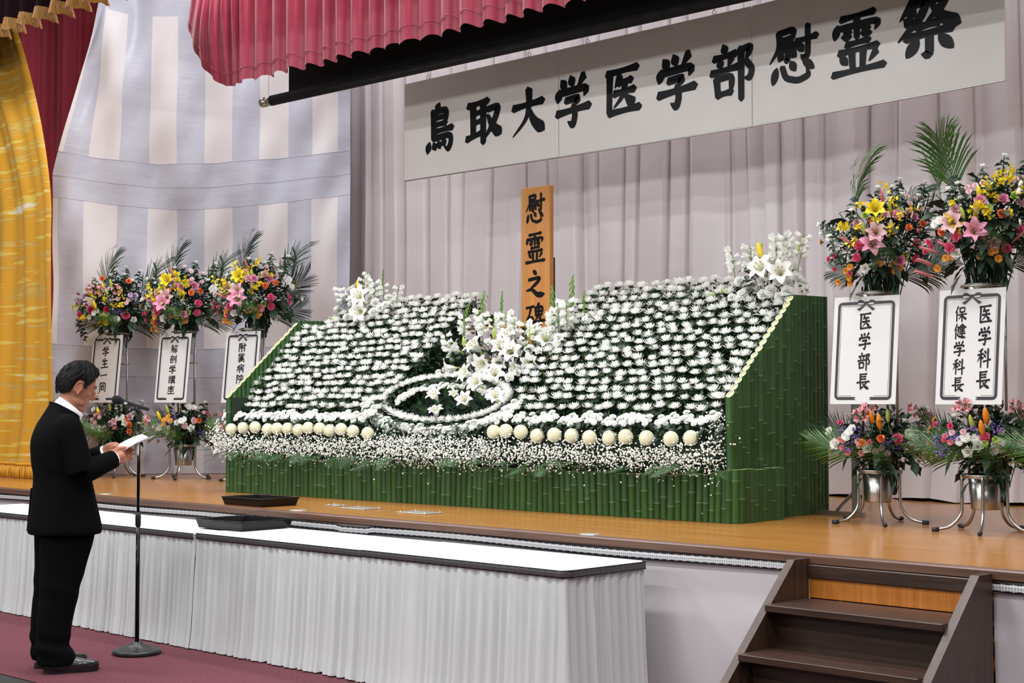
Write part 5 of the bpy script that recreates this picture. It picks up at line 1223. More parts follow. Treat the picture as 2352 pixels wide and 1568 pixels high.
def arrangement(label, centre, base, items, rx, rz, rdep, rsc, big, palms, seed):
    t = thing('flower_arrangement', label, 'flower arrangement', tuple(base)); c = Vector(centre) - Vector(base)
    rs.seed(seed)
    put(t, 'fol', c + Vector((0, 0, -0.02)), (0, 0, 1), 1.22 * rsc, 0.3, 0); put(t, 'fol', c + CAMR * 0.05 + Vector((0, 0, -0.04)), (0, 0, 1), 1.12 * rsc, 2.2, 1)
    put(t, 'fol', c + Vector((0, 0, -0.11 * rsc)), (0, 0, 1), 0.80 * rsc, 4.0, 0)
    for key, dx, dz in items:
        q = max(0.0, 1 - (dx / rx) ** 2 - (dz / rz) ** 2)
        dep = rdep * math.sqrt(q) * (0.85 + 0.2 * rs.random())
        p = c + CAMR * dx + Vector((0, 0, dz)) + CAMD * dep
        d = facing(p, c); s = big * rs.uniform(0.92, 1.1)
        if key in ('mst',): d = Vector((dx * 1.2, 0, 0.7)) + CAMR * dx * 1.2 + CAMD * 0.12; d = Vector((d.x * .6, d.y * .6, 1))
        if key in ('bud', 'ybud', 'obud', 'pbud'):
            d = CAMR * (dx * 1.5 - 0.1) + Vector((0, 0, 1)) + CAMD * 0.25; p = p - Vector((0, 0, 0.045))
        if key in ('spk',): d = CAMR * (dx * 2.5) + Vector((0, 0, 0.25)) + CAMD * 0.2
        if key == 'plily': d = CAMD * 0.9 + CAMR * -0.15 + Vector((0, 0, 0.25)); s *= 0.98; p = p + CAMD * 0.02
        put(t, key, p, d, s)
    for _ in range(14):   # a few more flowers round the back
        a = rs.uniform(0, 2 * PI); dz = rs.uniform(-.5, .7) * rz; q = math.sqrt(max(0, 1 - (dz / rz) ** 2)); dx = math.cos(a) * rx * q
        p = c + CAMR * dx + Vector((0, 0, dz)) - CAMD * abs(math.sin(a)) * rdep * q; put(t, rs.choice(('pk', 'wdaisy', 'mst', 'omum', 'hcarn')), p, p - c, big)
    for (key, idx, dx, dz, dep, d, s, sp) in palms:
        p = c + CAMR * dx + Vector((0, 0, dz)) + CAMD * dep
        dd = CAMR * d[0] + CAMD * d[1] + Vector((0, 0, d[2]))
        put(t, key, p, dd, s, sp, idx)
    return t
def sign(t, W, H, cols, tilt, off):
    """white board with black ribbon frame; local: x right, z up from its bottom edge, faces -y"""
    s = bpy.data.objects.new('sign_board', MB().bbox((-W / 2, 0, 0), (W / 2, 0.004, H), 0.001).mesh('sign_board', M_board)); COL.objects.link(s); s.parent = t
    s.location = off; s.rotation_euler = (tilt, 0, 0)
    m = 0.028; bw = 0.017; x0, x1 = -W / 2 + m, W / 2 - m; z0, z1 = m * 0.9, H - m * 1.1; rad = 0.028
    def rr(ins):
        pts = []; X0, X1, Z0, Z1 = x0 + ins, x1 - ins, z0 + ins, z1 - ins; r = max(0.004, rad - ins)
        gap = 0.065 if ins < bw + .001 else 0.075
        pts.append((-gap, Z0))
        for cx_, cz_, a0 in ((X0 + r, Z0 + r, -PI / 2), (X0 + r, Z1 - r, PI), (X1 - r, Z1 - r, PI / 2), (X1 - r, Z0 + r, 0)):
            for k in range(6): a = a0 - (PI / 2) * k / 5; pts.append((cx_ + r * math.cos(a), cz_ + r * math.sin(a)))
        pts.append((gap, Z0)); return pts
    o, i_ = rr(0), rr(bw); b = MB(); n = len(o); y = -0.0015
    b.add([(p[0], y, p[1]) for p in o] + [(p[0], y, p[1]) for p in i_], [(k, k + 1, n + k + 1, n + k) for k in range(n - 1)])
    for sg in (-1, 1):      # swallow-tail ribbon ends
        g = sg * 0.065; b.add([(g, y, z0), (g, y, z0 + bw), (g - sg * 0.022, y, z0 + bw), (g - sg * 0.010, y, z0 + bw / 2), (g - sg * 0.022, y, z0)], [(0, 1, 2, 3), (0, 3, 4)])
    b.obj('ribbon_frame', M_ink_matte, s)
    o, i_ = rr(bw + 0.006), rr(bw + 0.0078); b = MB(); n = len(o)
    b.add([(p[0], y, p[1]) for p in o] + [(p[0], y, p[1]) for p in i_], [(k, k + 1, n + k + 1, n + k) for k in range(n - 1)]); b.obj('inner_line', M_ink_matte, s)
    b = MB(); zc = z1 - bw * 0.6; y = -0.003
    for sg in (-1, 1):
        b.add([(sg * q[0], y, zc + q[1]) for q in ((0.004, -0.005), (0.004, 0.006), (0.03, 0.020), (0.052, 0.018), (0.058, 0.004), (0.050, -0.008), (0.026, -0.010))], [tuple(range(7))])
        b.add([(sg * q[0], y - 0.0006, zc + q[1]) for q in ((0.004, -0.003), (0.020, -0.012), (0.060, -0.034), (0.052, -0.037), (0.048, -0.043), (0.040, -0.042), (0.010, -0.016))], [tuple(range(7))])
    b.add([(-0.007, y - 0.001, zc - 0.008), (0.007, y - 0.001, zc - 0.008), (0.006, y - 0.001, zc + 0.008), (-0.006, y - 0.001, zc + 0.008)], [(0, 1, 2, 3)])
    b.obj('ribbon_bow', M_ink_matte, s)
    w2 = MB()
    for sg in (-1, 1): w2.add([(sg * q[0], y - 0.002, zc + q[1]) for q in ((0.010, -0.004), (0.026, 0.002), (0.054, 0.002), (0.050, -0.006), (0.026, -0.007))], [tuple(range(5))])
    w2.obj('bow_highlight', M_board, s)
    for (txt, x, zt, zb, w_) in cols:
        n = len(txt); st = (zt - zb) / n
        for k, ch in enumerate(txt):
            hh = st * (0.86 if ch != '一' else 0.86); o2 = link('character', glyph(ch, 12.0), s, (x, -0.0012, H * 0 + zt - st * (k + 0.5))); o2.scale = (w_, 1, hh)
    return s
def name_sign(lists, cx, cy, rz, W, Hs, cols, tilt, sgy, signz):
    sb = thing('name_sign', lists, 'sign', (cx, cy, SZ), rz, 'black framed name signs')
    sign(sb, W, Hs, cols, tilt, (0.0, sgy, signz))
    for sx in (-0.12, 0.12): MB().tube([(sx, sgy + math.sin(-tilt) * Hs * 0.9 + 0.01, signz + Hs - 0.03), (sx * 0.9, -0.115, signz + Hs + 0.05)], 0.0015, 4).obj('hanging_wire', M_steel_d, sb)
def stand(label_id, cx, cy, rz, H_up, items_u, items_l, cols, up, lo, W=0.42, Hs=0.62, seed=1, phase=0.0, lists=None, signz=(1.475 - SZ), sgy=-0.17, tilt=-0.10):
    t = thing('flower_stand', 'tubular steel two-tier flower stand ' + label_id, 'flower stand', (cx, cy, SZ), rz, 'steel flower stands')
    R = 0.125
    for k in range(5):
        a = phase + 2 * PI * k / 5; c_, s_ = math.cos(a), math.sin(a)
        pts = spline([(R * c_, R * s_, 0.31), (R * c_, R * s_, 0.16), (R * 1.08 * c_, R * 1.08 * s_, 0.09), (R * 1.55 * c_, R * 1.55 * s_, 0.03), (R * 2.2 * c_, R * 2.2 * s_, 0.014)], 5)
        leg = MB().tube(pts, 0.0095, 8).obj('leg', M_steel, t, True)
        e = pts[-1]; MB().tube([Vector(e) - Vector((c_, s_, 0)) * 0.025, Vector(e) + Vector((c_, s_, 0)) * 0.012], 0.0125, 10).obj('rubber_cap', M_rubber, leg, True)
    def ring(r, z, nm='ring'): MB().tube([(r * math.cos(a), r * math.sin(a), z) for a in [2 * PI * k / 28 for k in range(29)]], 0.007, 6).obj(nm, M_steel, t, True)
    ring(R, 0.31); ring(R * 0.93, 0.30); ring(0.115, H_up - 0.02); ring(0.118, H_up - 0.30)
    for k in range(3):
        a = (0.25, PI - 0.25, PI / 2)[k]; MB().tube([(0.118 * math.cos(a), 0.118 * math.sin(a), 0.31), (0.118 * math.cos(a), 0.118 * math.sin(a), H_up + 0.03)], 0.008, 8).obj('upright', M_steel, t, True)
    # buckets rest in the rings
    for nm, z0, hh, rt_, lab in (('lower', 0.125, 0.185, 0.092, 'lower steel bucket of the stand '), ('upper', H_up - 0.22, 0.21, 0.098, 'upper steel bucket of the stand ')):
        b = thing('bucket', lab + label_id, 'bucket', (cx, cy, SZ + z0), 0, 'steel flower buckets')
        MB().lathe([(0.0, 0.0), (rt_ * 0.82, 0.0), (rt_ * 0.84, 0.006), (rt_, hh), (rt_ * 0.97, hh), (rt_ * 0.80, 0.012), (0.0, 0.012)], 28, caps=False).obj('body', M_steel, b, True)
        MB().tube([(rt_ * math.cos(a), rt_ * math.sin(a), hh) for a in [2 * PI * k / 28 for k in range(29)]], 0.004, 6).obj('rim', M_steel, b, True)
    if lists is not None: name_sign(lists, cx, cy, rz, W, Hs, cols, tilt, sgy, signz)
    for (lbl, cz, its, rx, rz_, rd, rsc, big, palms, off) in ((('upper mixed flower arrangement of the stand ' + label_id,) + up), (('lower mixed flower arrangement of the stand ' + label_id,) + lo)):
        cc = Vector((cx, cy, SZ + cz)) + CAMR * off; arrangement(lbl, cc, (cx, cy, SZ + (0.30 if cz < 0.9 else H_up)), its, rx, rz_, rd, rsc, big, palms, seed + (0 if cz > .9 else 50))
PU = lambda s=1.0: [('palm', 1, -0.10, 0.10, -.10, (-0.35, -.2, 1), 0.88 * s, 1.6), ('palmd', 1, 0.12, 0.08, -.12, (0.30, -.2, 1), 0.80 * s, -1.4), ('palmd', 0, 0.10, -0.02, -.08, (0.8, -.1, .55), 0.75 * s, 0.5), ('palm', 2, 0.06, -0.16, .12, (0.25, .8, .25), 0.58 * s, 3.0), ('palmd', 1, 0.05, -.24, 0, (1.0, .1, .25), .80 * s, 0.2), ('palmd', 1, -.06, -.22, -.05, (-1.0, -.2, .15), .55 * s, 2.9)]
PL = lambda s=1.0: [('palm', 2, -0.10, -0.10, .08, (-.9, .5, .25), .72 * s, 3.0), ('palm', 2, 0.03, -0.13, .10, (0.1, .9, .25), .62 * s, 2.9), ('palm', 1, .12, -.10, .06, (.9, .5, .15), .72 * s, 2.6), ('palmd', 1, 0.05, -.08, -.1, (.6, -.7, .3), .7 * s, 0.4), ('palmd', 1, -.05, -.08, -.1, (-.6, -.7, .4), .7 * s, 0.4)]
FB = (0.0, 0, 0)
stand('beside the right end of the altar', -4.66, 7.90, 0.0, 1.36, None, None, [('医学部長', 0.0, 0.54, 0.075, 0.083)],
      (1.66, UP_A, 0.37, 0.36, 0.24, 1.05, 0.95, PU() , 0.03), (0.49, LO_A, 0.30, 0.22, 0.20, 0.85, 1.05, PL(), 0.02), 0.43, 0.63, 3, 0.35, 'framed white sign with four characters in one column, beside the bamboo altar end')
stand('second from the right edge', -3.93, 7.78, -0.06, 1.36, None, None, [('医学科長', 0.085, 0.545, 0.075, 0.080), ('保健学科長', -0.065, 0.545, 0.062, 0.072)],
      (1.68, UP_B, 0.40, 0.38, 0.25, 1.12, 0.97, [('palm', 0, -0.22, 0.14, -.08, (-0.15, -.2, 1), 0.85, 1.6), ('palm', 1, -0.12, 0.12, -.10, (-.1, -.2, 1), 0.95, 0.6)] + PU()[1:], 0.02), (0.50, LO_B, 0.32, 0.24, 0.22, 0.9, 1.05, PL(), 0.02), 0.40, 0.63, 8, 0.1, 'framed white sign with two columns of characters, near the right edge')
jit = lambda L, m: [(k, x * m + rs.uniform(-.015, .015), z * abs(m) * 0.95 + rs.uniform(-.015, .015)) for k, x, z in L]
stand('cut by the right picture edge', -3.28, 7.58, -0.1, 1.36, None, None, [],
      (1.70, jit(UP_A, 1.0), 0.37, 0.36, 0.24, 1.0, 1.05, PU(), 0.05), (0.50, jit(LO_A, 1.0), 0.32, 0.22, 0.20, 0.9, 1.05, PL(), 0.03), 0.42, 0.63, 18, 0.2, None)
PL3 = lambda s=1.0: [('palmd', 1, -0.12, 0.08, -.1, (-0.30, -.2, 1), 0.92 * s, 1.8), ('palmd', 0, 0.16, 0.06, -.12, (0.35, -.2, 1), 1.0 * s, -1.2), ('palmd', 0, 0.14, -0.06, -.08, (0.8, -.1, .5), 0.85 * s, 0.5), ('palm', 2, 0.08, -0.18, .12, (0.3, .8, .2), 0.6 * s, 3.0), ('palmd', 1, 0.05, -.22, 0, (1.0, .1, .2), .85 * s, 0.2), ('palmd', 1, -.06, -.2, 0, (-1.0, .2, .25), .7 * s, 2.9), ('palmd', 1, 0.2, 0.0, -.1, (0.9, -.3, .9), .8 * s, 1.0)]
stand('nearest the gold curtain', -12.62, 7.72, 0.13, 1.36, None, None, [('学生一同', -0.01, 0.535, 0.09, 0.10)],
      (1.60, UP_C, 0.40, 0.36, 0.24, 1.05, 1.15, PL3(), 0.0), (0.49, LO_C, 0.30, 0.22, 0.20, 0.85, 1.1, PL(), -0.02), 0.43, 0.63, 23, 0.5, 'framed white sign with four widely spaced characters, beside the man\'s face')
stand('in the middle of the left three', -11.85, 7.95, 0.13, 1.36, None, None, [('解剖学講座', 0.0, 0.535, 0.07, 0.095)],
      (1.63, [q for q in jit(UP_A, 1.06) if abs(q[1]) < .4], 0.40, 0.37, 0.25, 1.05, 1.15, PL3(), -0.01), (0.49, LO_D, 0.32, 0.22, 0.20, 0.85, 1.1, PL(), 0.0), 0.43, 0.63, 31, 0.25, 'framed white sign with five characters, middle of the left three')
stand('left of the bamboo altar', -11.02, 8.10, 0.13, 1.36, None, None, [('附属病院長', 0.0, 0.535, 0.07, 0.095)],
      (1.66, [q for q in jit(UP_A, 1.06) if abs(q[1]) < .4], 0.40, 0.37, 0.25, 1.05, 1.15, PL3(), 0.03), (0.49, jit(LO_A, 1.0), 0.32, 0.22, 0.20, 0.85, 1.1, PL(), 0.02), 0.43, 0.63, 41, 0.0, 'framed white sign with five characters, half hidden by the left altar slope')
# steel rack foot behind the bamboo end
t = thing('steel_rack', 'grey square-tube rack standing behind the right bamboo panel', 'rack', (-5.02, 8.25, SZ))
MB().box((-0.02, -0.02, 0.03), (0.02, 0.02, 0.95)).obj('post', M_steel_d, t)
MB().box((-0.3, -0.015, 0.0), (0.06, 0.015, 0.03)).obj('foot', M_steel_d, t)
MB().tube([(-0.14, 0, 0.03), (0.0, 0, 0.17)], 0.011, 6).obj('brace', M_steel_d, t)
# ================================================================= THE MAN READING AT THE MICROPHONE (faces the stage, +y)
M_skin = mat('skin', srgb(172, 112, 86), 0.5, var=0.06, scale=40, sss=0.08)
M_suit = mat('black_suit', (0.003, 0.003, 0.0034), 0.9, spec=0.06, bump=0.1, bscale=400)
M_hair = mat('dark_hair', (0.013, 0.012, 0.011), 0.7, spec=0.2, var=0.45, scale=70, stretch=(3, 0.6, 3), bump=0.7, bscale=150)
M_shirt = mat('white_shirt', (0.85, 0.85, 0.86), 0.7)
M_shoe = mat('black_leather', (0.012, 0.010, 0.011), 0.22, spec=0.6)
M_gold2 = mat('gold_wire', (0.7, 0.55, 0.3), 0.25, metal=1.0)
m, nt, b_ = new_mat('lens_glass'); b_.inputs['Transmission Weight'].default_value = 1.0; b_.inputs['Roughness'].default_value = 0.0; b_.inputs['IOR'].default_value = 1.05; M_lens = m
PX, PY = -7.745, 4.43
man = thing('person', 'man in a black suit and glasses reading from a white sheet at the microphone', 'person', (PX, PY, 0), -0.35)
def loft(secs, n=24, power=2.3):
    """closed loft; section = (x,y,z,rx,ry[,tiltx,tilty]) in horizontal-ish rings"""
    b = MB(); vs = []
    for s in secs:
        x, y, z, rx, ry = s[:5]; tx = s[5] if len(s) > 5 else 0; ty = s[6] if len(s) > 6 else 0
        for k in range(n):
            a = 2 * PI * k / n; c, d = math.cos(a), math.sin(a)
            px = math.copysign(abs(c) ** (2 / power), c) * rx; py = math.copysign(abs(d) ** (2 / power), d) * ry
            vs.append((x + px, y + py, z + px * tx + py * ty))
    L = len(secs); fs = [(i * n + k, i * n + (k + 1) % n, (i + 1) * n + (k + 1) % n, (i + 1) * n + k) for i in range(L - 1) for k in range(n)]
    fs += [tuple(range(n - 1, -1, -1)), tuple(range((L - 1) * n, L * n))]
    return b.add(vs, fs)
def smooth_secs(S, n=5):
    out = []
    for i in range(len(S) - 1):
        p0, p1, p2, p3 = S[max(i - 1, 0)], S[i], S[i + 1], S[min(i + 2, len(S) - 1)]
        for k in range(n):
            t = k / n
            out.append([0.5 * (2 * b + (c - a) * t + (2 * a - 5 * b + 4 * c - d) * t * t + (3 * b - a - 3 * c + d) * t ** 3) for a, b, c, d in zip(p0, p1, p2, p3)])
    out.append(list(S[-1])); return out
def limb(pts, rads, n=16, sm=6):
    S = smooth_secs([list(p) + [r] for p, r in zip(pts, rads)], sm)
    return MB().tube([s[:3] for s in S], [max(0.002, s[3]) for s in S], n)
def fuse(name, parts, vox, mats, parent, smooth_it=6, fn=None):
    """join overlapping closed shapes into one continuous skin"""
    b = MB()
    for p in parts: b.merge(p)
    me = b.mesh(name, mats); o = bpy.data.objects.new(name, me); COL.objects.link(o)
    r = o.modifiers.new('r', 'REMESH'); r.mode = 'VOXEL'; r.voxel_size = vox; r.use_smooth_shade = True
    s = o.modifiers.new('s', 'SMOOTH'); s.iterations = smooth_it; s.factor = 0.5
    dg = bpy.context.evaluated_depsgraph_get(); me2 = bpy.data.meshes.new_from_object(o.evaluated_get(dg))
    o.modifiers.clear(); o.data = me2; bpy.data.meshes.remove(me)
    me2.materials.clear(); [me2.materials.append(q) for q in (mats if isinstance(mats, list) else [mats])]
    me2.polygons.foreach_set('use_smooth', [True] * len(me2.polygons))
    me2.polygons.foreach_set('material_index', [0] * len(me2.polygons))
    if fn:
        for v in me2.vertices: v.co = fn(v.co)
    o.parent = parent; return o
# ---- head in its own frame: +y forward, z up, origin at its centre
HM = Matrix.Translation((0.0, 0.048, 1.578)) @ Matrix.Rotation(math.radians(2), 4, 'Z') @ Matrix.Rotation(math.radians(-24), 4, 'X')
def head_surface(th, ph, grow=0.0):
    """th azimuth (0 = +y face), ph polar from the crown"""
    z = math.cos(ph); q = math.sin(ph); x = q * math.sin(th); y = q * math.cos(th)
    W, D, H = 0.080, 0.102, 0.128
    if z < 0:
        W *= 1 - 0.30 * (-z) ** 1.3; D *= 1 - 0.10 * (-z) ** 1.5
    face = max(0, y)
    yy = y * D * (1 - 0.06 * face) + (0.018 * max(0, -z) * (1 if y > -0.3 else 0.2)) 
    if y < 0 and z < 0: yy *= 1 - 0.25 * (-z)
    v = Vector((x * W, yy, z * H)); n = Vector((x / W, y / D, z / H)).normalized()
    return v + n * grow
hd = MB(); vs = []; NT, NP = 32, 22
for j in range(1, NP):
    for i in range(NT): vs.append(head_surface(2 * PI * i / NT, PI * j / NP))
vs += [head_surface(0, 0.0001), head_surface(0, PI - 0.0001)]
fs = [((j) * NT + i, (j) * NT + (i + 1) % NT, (j + 1) * NT + (i + 1) % NT, (j + 1) * NT + i) for j in range(NP - 2) for i in range(NT)]
fs += [(len(vs) - 2, (i + 1) % NT, i) for i in range(NT)] + [(len(vs) - 1, (NP - 2) * NT + i, (NP - 2) * NT + (i + 1) % NT) for i in range(NT)]
hd.add(vs, [f[::-1] for f in fs])
def ell(c, r, n=12):
    b = MB(); prof = [(math.sin(PI * i / n), -math.cos(PI * i / n)) for i in range(n + 1)]; prof[0] = (0.02, -1); prof[-1] = (0.02, 1)
    b.lathe(prof, n + 4); b.v = [(c[0] + p[0] * r[0], c[1] + p[1] * r[1], c[2] + p[2] * r[2]) for p in b.v]; return b
headparts = [hd,
    limb([(0, 0.090, 0.020), (0, 0.102, -0.006), (0, 0.111, -0.026), (0, 0.098, -0.038)], [0.007, 0.009, 0.0115, 0.009], 10),          # nose
    ell((0.012, 0.098, -0.035), (0.008, 0.009, 0.007)), ell((-0.012, 0.098, -0.035), (0.008, 0.009, 0.007)),
    ell((0, 0.088, 0.030), (0.05, 0.016, 0.011)),                                                                                  # brow
    ell((0.042, 0.064, -0.022), (0.022, 0.020, 0.022)), ell((-0.042, 0.064, -0.022), (0.022, 0.020, 0.022)), ell((0, 0.062, -0.068), (0.046, 0.030, 0.040)),                         # cheeks
    ell((0, 0.088, -0.062), (0.026, 0.012, 0.010)), ell((0, 0.092, -0.066), (0.020, 0.009, 0.004)), ell((0, 0.090, -0.077), (0.018, 0.009, 0.005)),                                  # lips
    ell((0, 0.082, -0.106), (0.024, 0.016, 0.017)), ell((0, 0.048, -0.108), (0.040, 0.042, 0.024)),                                  # chin, jowl
    ell((0.048, 0.022, -0.082), (0.016, 0.040, 0.022)), ell((-0.048, 0.022, -0.082), (0.016, 0.040, 0.022))]
for sx in (-1, 1):   # ears: rim, bowl, lobe
    c = Vector((sx * 0.081, -0.004, -0.012)); pts = []
    for k in range(11): a = math.radians(-70 + 290 * k / 10); pts.append(c + Vector((sx * (0.010 + 0.006 * math.sin(a)), -0.020 * math.cos(a) * -1 * -1 - 0.004, 0.033 * math.sin(a))))
    headparts += [limb(pts, [0.005] * 11, 8, 2), ell(tuple(c + Vector((sx * 0.004, -0.004, 0))), (0.006, 0.016, 0.028)), ell(tuple(c + Vector((sx * 0.007, 0.006, -0.032))), (0.006, 0.009, 0.011))]
headparts = [p.xf(HM) for p in headparts]
# ---- slim body below the clothes, arms, hands
neck = limb([(0, -0.035, 1.34), (0, -0.02, 1.43), (0.0, 0.012, 1.50), (0.0, 0.035, 1.56)], [0.075, 0.062, 0.060, 0.066], 18)
torso = loft(smooth_secs([(0, -0.02, 0.80, 0.15, 0.10), (0, -0.03, 0.92, 0.165, 0.115), (0, -0.03, 1.08, 0.155, 0.11), (0, -0.04, 1.24, 0.17, 0.11), (0, -0.05, 1.36, 0.15, 0.085), (0, -0.05, 1.42, 0.08, 0.06)]))
RS, RE, RW = (0.185, -0.025, 1.36), (0.250, 0.040, 1.10), (0.158, 0.215, 1.168)
LS, LE, LW = (-0.185, -0.025, 1.36), (-0.250, 0.035, 1.10), (-0.140, 0.215, 1.19)
arms = []
for S, E_, W_ in ((RS, RE, RW), (LS, LE, LW)):
    arms += [limb([S, Vector(S).lerp(Vector(E_), 0.5), E_], [0.055, 0.045, 0.040]), limb([E_, Vector(E_).lerp(Vector(W_), 0.45), W_], [0.040, 0.038, 0.027])]
legs = []
for sx in (-1, 1): legs.append(limb([(sx * 0.09, -0.02, 0.86), (sx * 0.10, -0.045, 0.50), (sx * 0.10, -0.07, 0.30), (sx * 0.105, -0.085, 0.07)], [0.085, 0.058, 0.055, 0.036]))
def hand(W_, d, up, thumb_side, curl):
    """palm + four unequal curled fingers + thumb; d = direction of the hand, up = back of the hand"""
    W_ = Vector(W_); d = Vector(d).normalized(); up = Vector(up); up = (up - d * up.dot(d)).normalized(); s = d.cross(up) * thumb_side
    P = []
    P.append(limb([W_ - d * 0.02, W_ + d * 0.03, W_ + d * 0.07], [0.026, 0.030, 0.030], 12))
    for k in range(4):   # palm ribs and fingers; k = 0 is the index finger (thumb side)
        off = s * (0.030 - 0.020 * k); root = W_ + d * (0.085 - 0.004 * abs(k - 1)) + off
        P.append(limb([W_ + d * 0.01 + off * 0.6, W_ + d * 0.05 + off * 0.9, root], [0.018, 0.0165, 0.0125], 10))
        Ls = (0.040, 0.044, 0.040, 0.032)[k]; dd = d.copy(); p = root.copy(); pts = [p.copy()]
        ax = d.cross(up).normalized()
        for j, (f, a) in enumerate(((1.0, curl), (0.72, curl * 1.25), (0.58, curl * 0.9))):
            dd = (dd * math.cos(a) - up * math.sin(a) * 1.0) if j == 0 else (dd * math.cos(a) + (dd.cross(ax) if False else (ax.cross(dd))) * math.sin(a))
            dd = dd.normalized(); p = p + dd * Ls * f; pts.append(p.copy())
        P.append(limb(pts, [0.0105, 0.0096, 0.0088, 0.0072], 10, 4))
    th = [W_ + d * 0.015 + s * 0.024, W_ + d * 0.045 + s * 0.042 + up * 0.004, W_ + d * 0.078 + s * 0.040 + up * 0.012, W_ + d * 0.105 + s * 0.030 + up * 0.014]
    P.append(limb(th, [0.015, 0.0135, 0.0115, 0.009], 10, 4))
    return P
RH = hand(RW, (-0.34, 0.90, 0.30), (0.84, 0.30, 0.30), -1, 0.95)
LH = hand(LW, (0.30, 0.92, 0.22), (-0.8, 0.2, 0.45), 1, 0.8)
body = fuse('body', headparts + [neck, torso] + arms + legs + RH + LH, 0.0042, [M_skin], man, 5)
# ---- eyes, brows
for sx in (-1, 1):
    e = ell((sx * 0.031, 0.084, 0.004), (0.012, 0.012, 0.010)); e.xf(HM); e.obj('eyelid', M_skin, man, True)
    br = limb([(sx * 0.014, 0.096, 0.032), (sx * 0.034, 0.092, 0.036), (sx * 0.052, 0.080, 0.030)], [0.003, 0.004, 0.002], 6); br.xf(HM); br.obj('eyebrow', M_hair, man, True)
# ---- hair: cap with a parted, combed-back relief
hr = MB(); vs = []; NT, NP = 72, 30; idx = {}
def hairline(th):
    t = abs((th + PI) % (2 * PI) - PI)       # 0 = face
    if t < 0.55: return 0.80 + 0.08 * math.cos(t * 5)
    if t < 1.25: return 0.88 + (t - 0.55) * 0.85           # temple and sideburn
    if t < 1.48: return 1.62 - (t - 1.25) * 0.8
    if t < 1.95: return 1.30 + 0.5 * max(0, t - 1.75) / 0.2       # round the ear
    return 1.95 + 0.20 * min(1, (t - 1.95) / 0.6)
hr.v.append(tuple(head_surface(0, 0.001, 0.020)))
for j in range(1, NP + 1):
    for i in range(NT):
        th = 2 * PI * i / NT; ph = hairline(th) * j / NP
        g = 0.019 * min(1, (NP - j) / 5 + 0.12) + 0.0028 * math.sin(th * 17 + ph * 9) + 0.0018 * math.sin(th * 41 + ph * 13) + 0.004 * math.sin(th * 3 + ph * 4)
        if abs((th + PI) % (2 * PI) - PI) < 0.6 and ph > 0.45: g += 0.006
        hr.v.append(tuple(head_surface(th, ph, max(0.002, g))))
for i in range(NT): hr.f.append((0, 1 + i, 1 + (i + 1) % NT)); hr.m.append(0)
for j in range(NP - 1):
    for i in range(NT): a = 1 + j * NT; hr.f.append((a + i, a + NT + i, a + NT + (i + 1) % NT, a + (i + 1) % NT)); hr.m.append(0)
hr.xf(HM); hair = hr.obj('hair', M_hair, man, True)
stb = MB(); rh = random.Random(2)
for k in range(420):      # short combed locks over the cap
    th = rh.uniform(0, 2 * PI); ph = hairline(th) * math.sqrt(rh.uniform(0.02, 0.96)); pts = []
    for q in range(4): pts.append(head_surface(th + 0.05 * q * math.sin(th) , min(hairline(th) * 1.0, ph + 0.07 * q * (1 if abs((th + PI) % (2 * PI) - PI) > 0.9 else -1)), 0.017 + 0.005 * math.sin(PI * q / 3) + rh.uniform(0, .003)))
    stb.tube(pts, [0.0016, 0.002, 0.0018, 0.0004], 4)
stb.xf(HM); stb.obj('hair_locks', M_hair, hair, True)
# ---- glasses
gl = thing('glasses', 'thin gold wire-rimmed glasses worn by the man', 'glasses', (PX, PY, 0), -0.35)
for sx in (-1, 1):
    pts = [HM @ Vector((sx * 0.034 + 0.023 * math.cos(a), 0.122 - 0.006 * abs(math.cos(a)), -0.002 + 0.017 * math.sin(a))) for a in [2 * PI * k / 20 for k in range(21)]]
    MB().tube(pts, 0.0011, 5).obj('rim', M_gold2, gl, True)
    lb = MB(); lb.add([tuple(p) for p in pts[:-1]], [tuple(range(20))]); lb.obj('lens', M_lens, gl)
    MB().tube([HM @ Vector(p) for p in ((sx * 0.057, 0.117, 0.004), (sx * 0.078, 0.08, 0.006), (sx * 0.087, 0.02, 0.010), (sx * 0.089, -0.005, 0.006))], 0.0011, 5).obj('temple_arm', M_gold2, gl, True)
MB().tube([HM @ Vector(p) for p in ((-0.011, 0.121, 0.002), (0, 0.126, 0.006), (0.011, 0.121, 0.002))], 0.0011, 5).obj('bridge', M_gold2, gl, True)
# ---- shirt collar
def collar(rx, ry, z0, z1, y0, grow, name, m_, tiltf):
    b = MB(); n = 36
    for j in range(4):
        t = j / 3
        for k in range(n):
            a = 2 * PI * k / n; r_ = 1 + grow * (1 - t)
            b.v.append((rx * r_ * math.cos(a), y0 + ry * r_ * math.sin(a) + 0.03 * t, z0 + (z1 - z0) * t - tiltf * math.sin(a)))
    for j in range(3):
        for k in range(n): b.f.append((j * n + k, j * n + (k + 1) % n, (j + 1) * n + (k + 1) % n, (j + 1) * n + k)); b.m.append(0)
    o = b.obj(name, m_, man, True); sm = o.modifiers.new('t', 'SOLIDIFY'); sm.thickness = 0.004; return o
collar(0.067, 0.064, 1.424, 1.466, -0.014, 0.16, 'shirt_collar', M_shirt, 0.052)
